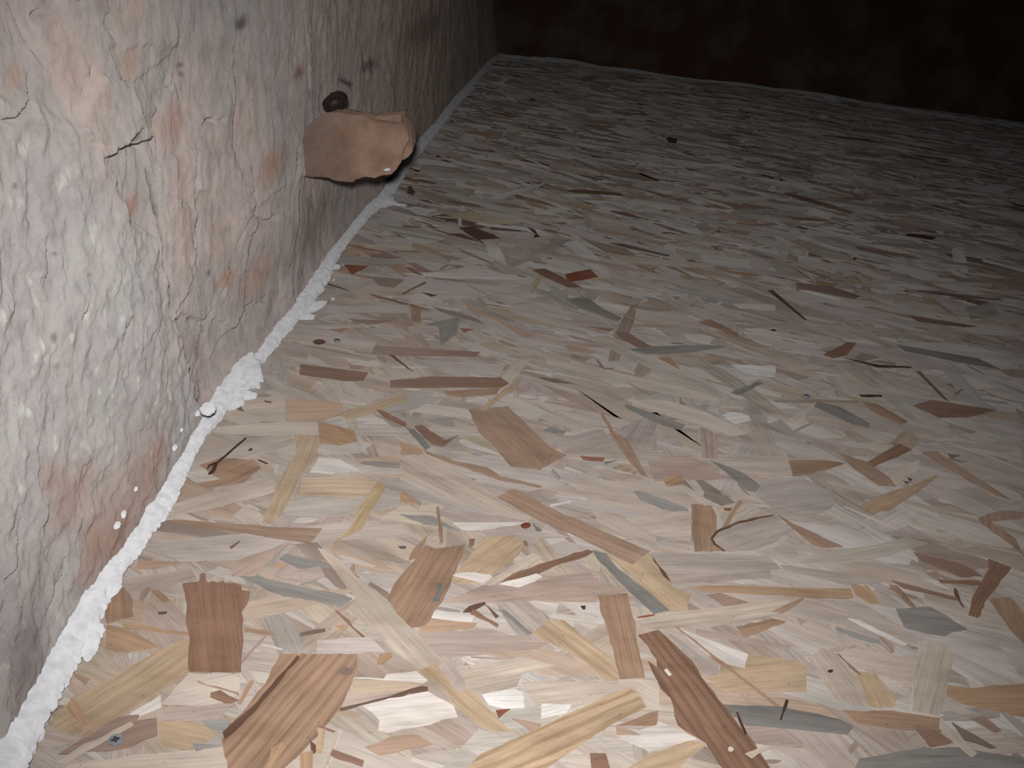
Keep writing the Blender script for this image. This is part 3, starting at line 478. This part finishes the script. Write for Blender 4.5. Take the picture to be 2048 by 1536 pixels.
    (Z11, 'D', 0, '1360,763 1782,845 1760,857 1500,802'), (Z11, 'B', 0, '1180,943 1702,1030 1600,1032 1260,992'), (Z11, 'W', 0, '300,488 722,535 700,543 350,502'), (Z11, 'W', 0, '1730,523 2048,608 2048,622 1740,542'), (Z11, 'W', 0, '1810,428 2048,513 2048,528 1830,452'), (Z11, 'W', 0, '0,313 382,350 300,362 0,342'),
]
def traced(view, s):
    pts = [tuple(float(q) for q in p.split(',')) for p in s.split()]
    pts = [(view[0] + x * view[2], view[1] + y * view[2]) for x, y in pts]
    out = []; n = len(pts)
    for i in range(n):
        a = on_floor(*pts[i])[:2]; b = on_floor(*pts[(i + 1) % n])[:2]
        L = np.linalg.norm(b - a); k = int(min(5, max(1, L / .006)))
        nrm = np.array([-(b - a)[1], (b - a)[0]]) / max(L, 1e-6)
        for j in range(k):
            jit = 0 if j == 0 else rnd.gauss(0, .00045)
            out.append(a + (b - a) * j / k + nrm * jit)
    return np.array(out)
N_PART = 0
for i, (view, key, ring, s) in enumerate(TR):
    P = traced(view, s)
    c = PALT[key] * rnd.uniform(.95, 1.05)
    make_flake(P, .0004 + .0018 * i / len(TR), c, ring * .6); N_PART += 1

# random flakes of the board's surface, biased across the room like the board's strands
def flake_batch(n, xr, yr, sizes, zr, keys, wts, seed, keep):
    r = np.random.default_rng(seed)
    x = r.uniform(*xr, n); y = r.uniform(*yr, n); k = keep(x, y); x = x[k]; y = y[k]; n = len(x)
    L = np.clip(r.lognormal(math.log(sizes[0]), .45, n), sizes[0] * .35, sizes[0] * 2.1); W = np.clip(r.lognormal(math.log(sizes[1]), .6, n), sizes[1] * .25, sizes[1] * 3.2); W = np.minimum(W, L * .45)
    a = np.where(r.random(n) < .78, r.normal(-.30, .36, n), r.uniform(-1.6, 1.6, n))
    ts = np.array([-.5, -.17, .17, .5, .5, .17, -.17, -.5]); sd = np.array([-1, -1, -1, -1, 1, 1, 1, 1.])
    u = ts[None, :] * L[:, None] * (1 + r.normal(0, .03, (n, 8)))
    tap = np.stack([r.uniform(.25, 1, n), np.ones(n), np.ones(n), r.uniform(.25, 1, n), r.uniform(.25, 1, n), np.ones(n), np.ones(n), r.uniform(.25, 1, n)], 1)
    v = sd[None, :] * W[:, None] * .5 * tap * (1 + r.normal(0, .1, (n, 8)))
    u = u + np.where(np.abs(ts) > .4, sd[None, :] * (r.normal(0, .35, n) * W)[:, None], 0) + (r.normal(0, .02, n) * L)[:, None] * (4 * ts ** 2 - .5)[None, :] * 0
    v = v + (r.normal(0, .02, n) * L)[:, None] * (4 * ts ** 2)[None, :]
    ca, sa = np.cos(a)[:, None], np.sin(a)[:, None]
    px = x[:, None] + u * ca - v * sa; py = y[:, None] + u * sa + v * ca
    z = r.permutation(n) / n * (zr[1] - zr[0]) + zr[0]
    key = r.choice(len(keys), n, p=np.array(wts) / sum(wts))
    c = np.stack([PAL[q] for q in keys])[key] * r.uniform(.92, 1.07, (n, 1)) * r.uniform(.97, 1.03, (n, 3))
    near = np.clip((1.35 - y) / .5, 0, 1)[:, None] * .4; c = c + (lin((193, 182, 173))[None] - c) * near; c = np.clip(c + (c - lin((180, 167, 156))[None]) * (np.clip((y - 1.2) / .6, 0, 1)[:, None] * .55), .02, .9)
    ring = np.where(r.random(n) < .15, r.uniform(.1, .4, n), .03)
    uo = r.uniform(0, 9, (n, 2))
    return dict(P=np.stack([px, py], -1), z=z, c=np.hstack([c, ring[:, None]]), uv=np.stack([u + uo[:, :1], v + uo[:, 1:]], -1), x=x, y=y, A=L * W)
def in_view(x, y):
    return (y > .15) & (y < 4.03 - .045 * x) & (x > -.33) & (x < .66 * y + .62) & (x < 3.2)
KEYS = ['C', 'T', 'P', 'L', 'M', 'W', 'G', 'O', 'B', 'D', 'Y', 'H', 'R']; WTS = [.24, .13, .13, .16, .09, .13, .03, .035, .03, .008, .02, .01, .008]
A = flake_batch(42000, (-.34, 3.2), (.15, 4.05), (.100, .021), (-.0032, .0001), KEYS, WTS, 5, in_view)
Bt = flake_batch(9000, (-.34, 3.2), (.15, 4.05), (.024, .0028), (-.0009, .0003), ['B', 'D', 'M', 'R', 'W', 'H', 'O', 'K', 'V'], [.22, .14, .18, .06, .2, .05, .08, .03, .12], 6, in_view)
def emit(sets, name):
    V = []; F4 = []; Cc = []; UV = []; off = 0; tops = []
    for s in sets:
        P = s['P']; n = len(P)
        if n == 0: continue
        top = np.concatenate([P, np.repeat(s['z'][:, None, None], 8, 1)], -1); bot = top.copy(); bot[..., 2] -= TH
        V.append(np.concatenate([top, bot], 1).reshape(-1, 3))
        b = off + np.arange(n)[:, None, None] * 16
        q = np.array([[0, 1, 6, 7], [1, 2, 5, 6], [2, 3, 4, 5]] + [[k, k + 8, (k + 1) % 8 + 8, (k + 1) % 8] for k in range(8)])
        F4.append((b + q[None]).reshape(-1, 4))
        Cc.append(np.repeat(s['c'], 16, 0)); UV.append(np.concatenate([s['uv'], s['uv']], 1).reshape(-1, 2)); off += n * 16
    return build(name, np.vstack(V), np.vstack(F4), M_FLAKE, parent=floor, col=np.vstack(Cc), uv=np.vstack(UV))
# the largest-looking random flakes become parts of their own, the rest one mesh
sc = A['A'] * (CH / ((A['x'] ** 2 + A['y'] ** 2 + CH ** 2) ** 1.5)) * (A['z'] > -.0009)
ux = A['x'] / np.maximum(A['y'], .1); sc = sc * (ux > -.62) * (ux < .62) * (A['y'] > .3)
pick = np.argsort(-sc)[:300 - N_PART]
mask = np.ones(len(A['z']), bool); mask[pick] = False
for i in pick:
    q = A['P'][i]; v = [(a, b, A['z'][i]) for a, b in q] + [(a, b, A['z'][i] - TH) for a, b in q]
    f = [(0, 1, 6, 7), (1, 2, 5, 6), (2, 3, 4, 5)] + [(k, k + 8, (k + 1) % 8 + 8, (k + 1) % 8) for k in range(8)]
    build('wood_flake', v, f, M_FLAKE, parent=floor, col=A['c'][i], uv=np.vstack([A['uv'][i]] * 2), loc=(q[:, 0].mean(), q[:, 1].mean(), A['z'][i]))
stuff = emit([{k: v[mask] for k, v in A.items()}, Bt], 'small_wood_flakes'); stuff['kind'] = 'stuff'

# ------------------------------------------------------------------ expanding foam beads
def smooth_path(P, n):
    P = np.asarray(P, float); t = np.concatenate([[0], np.cumsum(np.linalg.norm(np.diff(P[:, :2], axis=0), axis=1))])
    u = np.linspace(0, t[-1], n) if np.isscalar(n) else n(t[-1])
    out = np.stack([np.interp(u, t, P[:, k]) for k in range(P.shape[1])], -1)
    return u, out
def bead(name, path, ring_period, nseg, step, seed, amp=.16, parent=None):
    """path rows: x, y, radius"""
    def samp(L):
        s = [0.0]
        while s[-1] < L:
            q = np.interp(s[-1] / L, np.linspace(0, 1, len(path)), np.arange(len(path)))
            s.append(s[-1] + step(s[-1]))
        return np.array(s[:-1])
    u, P = smooth_path(path, samp)
    k = np.ones(9) / 9
    tx = np.gradient(P[:, 0]); ty = np.gradient(P[:, 1]); L = np.hypot(tx, ty) + 1e-9; nx, ny = ty / L, -tx / L
    th = np.linspace(0, 2 * math.pi, nseg, endpoint=False)
    U_, T_ = np.meshgrid(u, th, indexing='ij')
    cs, sn = np.cos(T_), np.sin(T_)
    ph = U_ / ring_period * 1.0 + 1.6 * fbm(U_ * 12, 0 * U_, seed + 20, 2) + .9 * np.sin(T_ - .6) * .35 + 1.1 * fbm(U_ * 40, cs * 1.3, seed, 3)
    ridge = np.abs(np.sin(math.pi * ph)) ** .6 - .55
    puff = fbm(U_ * 28, sn * .9 + cs * .7, seed + 5, 3) + .6 * fbm(U_ * 90, sn * 1.6 - cs * 1.2, seed + 9, 3) + .25 * fbm(U_ * 260, sn * 4 + cs * 3, seed + 12, 2)
    R = P[:, 2:3] * (1 + 1.2 * amp * ridge + .42 * puff)
    cz = P[:, 2:3] * .62
    VX = P[:, 0:1] + nx[:, None] * R * cs; VY = P[:, 1:2] + ny[:, None] * R * cs; VZ = np.maximum(cz + R * sn * .95, -.0005)
    V = np.stack([VX, VY, VZ], -1).reshape(-1, 3)
    F = grid_faces(len(u), nseg, True)
    return build(name, V, F, M_FOAM, smooth=True, parent=parent)
foam_main = bead('foam_bead', FPATH, .0068, 34, lambda s: .0011 if s < .9 else .0011 + (s - .9) * .0016, 501)
tag(foam_main, 'long white bead of expanding foam along the foot of the left wall', 'foam')
BPX = [(1000, 111, 7), (1050, 115, 6), (1100, 119, 9), (1145, 123, 8), (1200, 133, 5), (1270, 142, 8), (1330, 150, 4), (1400, 160, 5), (1450, 165, 7), (1500, 171, 8), (1540, 177, 6), (1590, 182, 7), (1650, 191, 8), (1700, 199, 6), (1760, 210, 5), (1830, 221, 6), (1900, 231, 5), (1970, 241, 5), (2048, 252, 5), (2300, 290, 5), (2700, 350, 6)]
path = []
for x, y, wpx in BPX:
    p = on_floor(x, y, .006); path.append((p[0], p[1], .95 * wpx / 2 / px_per_m(p)))
foam_back = bead('foam_bead', path, .03, 16, lambda s: .006, 531, .2)
tag(foam_back, 'thin ragged line of white foam along the foot of the dark far wall', 'foam')

def blob(name, centre, axes, dims, seed, mat=M_FOAM, parent=None, sub=4, rough=.28, floor_z=None, freq=1.0, wr=.10):
    bm = bmesh.new(); bmesh.ops.create_icosphere(bm, subdivisions=sub, radius=1.0)
    v = np.array([q.co[:] for q in bm.verts]); f = [tuple(q.index for q in p.verts) for p in bm.faces]; bm.free()
    k = 1 + rough * (fbm(v[:, 0] * 1.6 * freq + seed, v[:, 1] * 1.6 * freq + v[:, 2], seed, 3) + .6 * fbm(v[:, 1] * 3.2 * freq, v[:, 2] * 3.2 * freq - v[:, 0], seed + 3, 3)) + wr * (np.abs(np.sin(v[:, 0] * 7 + 3 * perlin(v[:, 1] * 2, v[:, 2] * 2, seed))) - .6)
    v = v * k[:, None]
    A_ = np.array(axes, float); q = (v * np.array(dims)) @ A_ + np.asarray(centre)
    if floor_z is not None: q[:, 2] = np.maximum(q[:, 2], floor_z)
    return build(name, q, np.array(f), mat, parent=parent, smooth=True, loc=np.asarray(centre))
def lobe_from_px(x0, y0, x1, y1, wpx, seed, parent, h=.7, zc=None, sub=4):
    a = on_floor(x0, y0, .004); b = on_floor(x1, y1, .004); c = (a + b) / 2; sc_ = px_per_m(c); half = wpx / 2 / sc_
    dv = b - a; L = np.linalg.norm(dv); dv = dv / max(L, 1e-6); sd_ = np.array([-dv[1], dv[0], 0])
    ext = L / 2 + half * .6; hz = half * h
    c = c + np.array([0, 0, (hz * .7 if zc is None else zc) - .004])
    return blob('foam_lobe', c, [dv, sd_, [0, 0, 1]], (ext, half, hz), seed, parent=parent, floor_z=0.0008, sub=sub)
for k, (x0, y0, x1, y1, wpx, hh) in enumerate([(188, 1240, 176, 1312, 34, .8), (160, 1250, 196, 1262, 40, .7), (470, 782, 500, 728, 58, .8), (500, 722, 512, 770, 34, .8), (476, 790, 506, 790, 26, .7), (455, 812, 480, 800, 30, .7), (595, 628, 648, 606, 22, .8), (600, 632, 626, 632, 18, .7), (650, 534, 676, 532, 18, .7),
                                              (752, 412, 786, 404, 24, .8), (782, 406, 810, 409, 9, .8), (640, 556, 650, 548, 30, .8), (925, 186, 945, 176, 18, .8), (222, 1160, 190, 1196, 60, .6), (310, 1015, 345, 985, 46, .7)]):
    lobe_from_px(x0, y0, x1, y1, wpx, 600 + k * 7, foam_main, hh)
# loose bits of foam
def crumb_on_wall(x, y, wpx, hpx, seed, label):
    p = on_x(x, y, BX); yy, zz = p[1], p[2]; xx = wall_x(yy, zz)
    for _ in range(6):
        p = on_x(x, y, xx); xx = float(wall_x(p[1], p[2]))
    sc_ = px_per_m(p); hgt = hpx / 2 / sc_; wid = wpx / 2 / sc_
    o = blob('foam_crumb', (xx + wid * .35, p[1], p[2]), [[1, 0, 0], [0, 1, 0], [0, 0, 1]], (wid * .8, wid * 1.3, hgt), seed, sub=3, rough=.4)
    return tag(o, label, 'foam', 'loose bits of foam')
p = on_x(416, 818, -.272); q_ = 14.5 / px_per_m(p)
tag(blob('foam_ball', p, [[.8, -.3, .5], [.3, .95, .1], [-.5, 0, .85]], (q_ * 1.05, q_ * 1.0, q_ * .9), 801, sub=4, rough=.28, wr=.05), 'round white foam ball stuck on the wall edge just above the foam bead', 'foam', 'loose bits of foam')
crumb_on_wall(393, 827, 12, 12, 803, 'tiny white foam speck on the wall left of the round foam ball')
crumb_on_wall(347, 895, 12, 12, 805, 'round white foam dot on the wall below the round foam ball')
crumb_on_wall(362, 860, 7, 8, 806, 'smallest white foam dot on the wall, under the round foam ball')
crumb_on_wall(270, 978, 9, 9, 807, 'upper white foam speck of the three by the reddish wall stain')
crumb_on_wall(245, 1029, 12, 18, 809, 'larger white foam smear low on the reddish part of the wall')
crumb_on_wall(231, 1051, 16, 13, 811, 'lowest ragged white foam smear on the reddish part of the wall')
def crumb_on_floor(x, y, wpx, seed, label):
    p = on_floor(x, y, .003); r = wpx / 2 / px_per_m(p)
    o = blob('foam_crumb', (p[0], p[1], .002 + r * .7), [[1, 0, 0], [0, 1, 0], [0, 0, 1]], (r, r * .8, r * .8), seed, sub=2, rough=.3, floor_z=.0022)
    return tag(o, label, 'foam', 'loose bits of foam')
crumb_on_floor(668, 560, 5, 821, 'tiny white foam speck on the floor near the narrow bead, farther one')
crumb_on_floor(666, 599, 8, 823, 'white foam crumb on the floor beside the foam tongue, nearer one')

# ------------------------------------------------------------------ stone jutting out of the wall
YS = float(on_x(606, 350, BX)[1])
def stone_piece(name, outline, y0, depth, seed, mat, parent, inset=.75, res=.0022, rough=.0022, shear=0.0):
    """front face follows the outline in the plane y=y0; the body runs back from it and tapers"""
    P = np.array([[on_y(x, y, y0)[0], on_y(x, y, y0)[2]] for x, y in outline])
    pts = []
    n = len(P)
    for i in range(n):
        a, b = P[i], P[(i + 1) % n]; k = max(1, int(np.linalg.norm(b - a) / res))
        for j in range(k):
            pts.append(a + (b - a) * j / k)
    P = np.array(pts); c = P.mean(0); n = len(P)
    P = P + (.0011 * fbm(P[:, 0] * 160, P[:, 1] * 160, seed, 3))[:, None] * (P - c) / np.linalg.norm(P - c, axis=1)[:, None]
    rings = []
    fr = [.0, .18, .36, .52, .66, .78, .87, .93, .97, 1.0]                  # front face from centre to rim
    for s in fr:
        q = c + (P - c) * s; y = np.full(n, y0) + .010 * max(0, s - .86) ** 1.5 * 10 + shear * (q[:, 0] - c[0])
        y = y + rough * 2.2 * fbm(q[:, 0] * 30, q[:, 1] * 30, seed + 1, 3) + rough * .7 * fbm(q[:, 0] * 110, q[:, 1] * 110, seed + 2, 3)
        rings.append(np.stack([q[:, 0], y, q[:, 1]], -1))
    nb = 14
    for k in range(1, nb + 1):
        t_ = k / nb; s = 1 - (1 - inset) * t_ ** 1.4
        q = c + (P - c) * s
        wob_ = fbm(q[:, 0] * 40 + 5 * t_, q[:, 1] * 40 - 3 * t_, seed + 4, 3) * .0035 * math.sin(math.pi * min(t_, .9))
        q = q + wob_[:, None] * (P - c) / np.linalg.norm(P - c, axis=1)[:, None]
        rings.append(np.stack([q[:, 0], y0 + .004 + depth * t_ + shear * (q[:, 0] - c[0]), q[:, 1]], -1))
    for s in (.6, .25, .0):
        q = c + (P - c) * s * inset; rings.append(np.stack([q[:, 0], np.full(n, y0 + .004 + depth) + shear * (q[:, 0] - c[0]), q[:, 1]], -1))
    V = np.vstack(rings)
    vy, vz = V[:, 0], V[:, 2]
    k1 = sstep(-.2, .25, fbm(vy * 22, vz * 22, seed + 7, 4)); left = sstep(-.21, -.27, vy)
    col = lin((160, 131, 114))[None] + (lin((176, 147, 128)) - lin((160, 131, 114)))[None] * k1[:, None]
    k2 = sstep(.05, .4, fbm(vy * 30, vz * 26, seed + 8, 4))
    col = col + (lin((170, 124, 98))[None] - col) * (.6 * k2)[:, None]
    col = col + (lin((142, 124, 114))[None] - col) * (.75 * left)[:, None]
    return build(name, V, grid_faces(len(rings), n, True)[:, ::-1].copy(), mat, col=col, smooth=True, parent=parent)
st = empty('protruding_stone', (WX, YS, float(on_y(615, 355, YS)[2])))
tag(st, 'flat orange-brown stone sticking out of the left wall above the foam bead', 'stone')
st_out = [(560, 350), (575, 300), (600, 268), (628, 240), (650, 227), (672, 226), (700, 232), (725, 234), (742, 242), (758, 247), (785, 250), (806, 252), (812, 262), (816, 278), (814, 288), (806, 298), (803, 312), (801, 326), (792, 340), (780, 351), (762, 354), (746, 358), (728, 356), (712, 360), (703, 366), (690, 366), (672, 364), (655, 358), (638, 356), (620, 356), (606, 354)]
def reparent(o, p):
    o.parent = p; o.matrix_parent_inverse = Matrix.Translation(p.location).inverted()
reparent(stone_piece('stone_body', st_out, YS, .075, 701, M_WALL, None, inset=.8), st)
st_out2 = [(700, 250), (740, 236), (780, 232), (800, 230), (802, 246), (814, 258), (820, 272), (824, 290), (823, 306), (816, 316), (804, 323), (780, 330), (740, 330)]
reparent(stone_piece('stone_back_layer', st_out2, YS + .03, .06, 721, M_WALL, None, inset=.85), st)
# white foam smear on the stone's lower corner
sm = on_y(775, 339, YS - .001)
reparent(blob('white_smear', sm, [[1, 0, .25], [0, 1, 0], [-.25, 0, 1]], (.0042, .0009, .0016), 733, sub=3, rough=.5), st)

# ------------------------------------------------------------------ snail shell on the stone
def snail(centre, size):
    root = empty('snail_shell', centre - np.array([0, 0, size * .45]))
    turns = 3.3; n = 190; k = 22; g = math.log(1 / .09) / (turns * 2 * math.pi)
    V = []
    for i in range(n):
        a = turns * 2 * math.pi * i / (n - 1); r = .09 * math.exp(g * a)            # grows to 1
        cx, cy, cz = .52 * r * math.cos(a), .52 * r * math.sin(a), -.62 * r            # spire towards +z local
        for j in range(k):
            b = 2 * math.pi * j / k; rr = .5 * r * (1 + .015 * math.sin(a * 24))
            rad = math.cos(b) * rr; ax = math.sin(b) * rr * 1.05
            V.append((cx + rad * math.cos(a), cy + rad * math.sin(a), cz + ax))
    V = np.array(V); V[:, 2] += .55
    E = np.array([[.75, -.45, .45], [.25, .85, .45], [-.62, -.33, .70]])              # local axes in the world: spire looks at the camera
    E = np.array([q / np.linalg.norm(q) for q in E])
    q = (V * size * .5 / .80) @ E + centre
    o = build('shell', q, grid_faces(n, k, True), M_SHELL, smooth=True); reparent(o, root)
    # rim of the mouth
    last = q[-k:]; c = last.mean(0); rim = np.vstack([c + (last - c) * 1.0, c + (last - c) * 1.07, c + (last - c) * .9])
    nn = q[-k:].mean(0) - q[-2 * k:-k].mean(0); nn /= np.linalg.norm(nn); rim[k:2 * k] += nn * .0006
    rim[2 * k:] += nn * .0002
    ff = [(j, (j + 1) % k, k + (j + 1) % k, k + j) for j in range(k)] + [(k + j, k + (j + 1) % k, 2 * k + (j + 1) % k, 2 * k + j) for j in range(k)] + [tuple(range(2 * k, 3 * k))]
    o = build('shell_mouth', rim, ff, M_SHELL); reparent(o, root)
    return root
sn_y = YS + .028
sn_c = on_y(668, 207, sn_y)
tag(snail(sn_c, 54 / px_per_m(sn_c)), 'dark brown snail shell on top of the jutting stone, against the wall', 'snail shell')

# ------------------------------------------------------------------ screws
def screw(x, y, label, dia=.0088):
    p = on_floor(x, y, .002); root = empty('screw', (p[0], p[1], .0022))
    bm = bmesh.new(); n = 28; ang = rnd.uniform(0, 1.5)
    a, b = .10, .27
    cross = [(b, a), (a, a), (a, b), (-a, b), (-a, a), (-b, a), (-b, -a), (-a, -a), (-a, -b), (a, -b), (a, -a), (b, -a)]
    ca, sa = math.cos(ang), math.sin(ang)
    cr = [bm.verts.new(((u * ca - v * sa) * dia, (u * sa + v * ca) * dia, .0009)) for u, v in cross]
    out = [bm.verts.new((math.cos(t) * dia * .47, math.sin(t) * dia * .47, .0008)) for t in np.linspace(0, 2 * math.pi, n, endpoint=False)]
    e = [bm.edges.new((q[i], q[(i + 1) % len(q)])) for q in (cr, out) for i in range(len(q))]
    bmesh.ops.triangle_fill(bm, edges=e, use_beauty=True)
    low = [bm.verts.new((v.co.x * 1.06, v.co.y * 1.06, .0003)) for v in out]; bot = [bm.verts.new((v.co.x * .5, v.co.y * .5, -.0035)) for v in out]
    for i in range(n):
        j = (i + 1) % n; bm.faces.new((out[i], low[i], low[j], out[j])); bm.faces.new((low[i], bot[i], bot[j], low[j]))
    bmesh.ops.recalc_face_normals(bm, faces=bm.faces)
    me = bpy.data.meshes.new('screw_head'); bm.to_mesh(me); me.materials.append(M_METAL); o = bpy.data.objects.new('screw_head', me); COL.objects.link(o); o.parent = root
    bm = bmesh.new(); dn = [bm.verts.new((v[0] * ca * dia - v[1] * sa * dia, v[0] * sa * dia + v[1] * ca * dia, -.0012)) for v in cross]; tp = [bm.verts.new((v.co.x, v.co.y, .0009)) for v in dn]
    bm.faces.new(dn)
    for i in range(12): bm.faces.new((tp[i], tp[(i + 1) % 12], dn[(i + 1) % 12], dn[i]))
    me = bpy.data.meshes.new('drive_recess'); bm.to_mesh(me); bm.free(); me.materials.append(M_RECESS); o = bpy.data.objects.new('drive_recess', me); COL.objects.link(o); o.parent = root
    tag(root, label, 'screw', 'screws in the floor board')
screw(231, 1481, 'nearest grey screw head in the dark brown flake by the foam')
screw(674, 681, 'shiny small screw head in the floor beside the dark oval knot')
screw(1613, 792, 'small shiny screw head in the open floor, far from the walls')
screw(838, 410, 'tiny distant screw head in the floor past the foam tongue')

# ------------------------------------------------------------------ twig and husk lying on the board
def tube(name, pts, radii, mat, parent=None, seg=10):
    P = np.array(pts, float); n = len(P); T = np.gradient(P, axis=0); T /= np.linalg.norm(T, axis=1)[:, None]
    up = np.array([0, 0, 1.0]); s = np.cross(T, up); s /= np.linalg.norm(s, axis=1)[:, None]; u = np.cross(s, T)
    th = np.linspace(0, 2 * math.pi, seg, endpoint=False)
    V = P[:, None] + np.asarray(radii)[:, None, None] * (np.cos(th)[None, :, None] * s[:, None] + np.sin(th)[None, :, None] * u[:, None])
    V = np.vstack([V.reshape(-1, 3), P[:1], P[-1:]])
    f = [tuple(q) for q in grid_faces(n, seg, True)] + [(n * seg, j, (j + 1) % seg) for j in range(seg)] + [(n * seg + 1, (n - 1) * seg + (j + 1) % seg, (n - 1) * seg + j) for j in range(seg)]
    return build(name, V, f, mat, parent=parent, smooth=True)
tw = [(492, 876), (480, 886), (468, 896), (455, 908), (443, 918), (434, 926), (428, 932)]
rt = [.0007, .0009, .0009, .0009, .0010, .0011, .0013]
pts = [on_floor(x, y, .0035) for x, y in tw]
tg = empty('twig', pts[3] - np.array([0, 0, .0012])); tag(tg, 'short dark brown dry twig with a forked end lying by the foam', 'twig')
reparent(tube('stem', pts, rt, M_TWIG), tg)
reparent(tube('stem_fork', [on_floor(x, y, .0035) for x, y in ((436, 924), (426, 928), (418, 931), (415, 937))], [.0010, .0011, .0009, .0004], M_TWIG), tg)
reparent(tube('stem_end', [on_floor(x, y, .0035) for x, y in ((431, 928), (429, 936), (424, 944), (417, 948))], [.0012, .0017, .0016, .0007], M_TWIG), tg)
p = on_floor(1051, 1053, .003)
hk = blob('seed_husk', (p[0], p[1], .0042), [[.85, .5, 0], [-.5, .85, 0], [0, 0, 1]], (.0046, .003, .0019), 911, mat=M_HUSK, sub=3, rough=.15, floor_z=.0022, wr=.04)
tag(hk, 'small red-brown seed husk lying on the board in mid floor', 'seed husk')
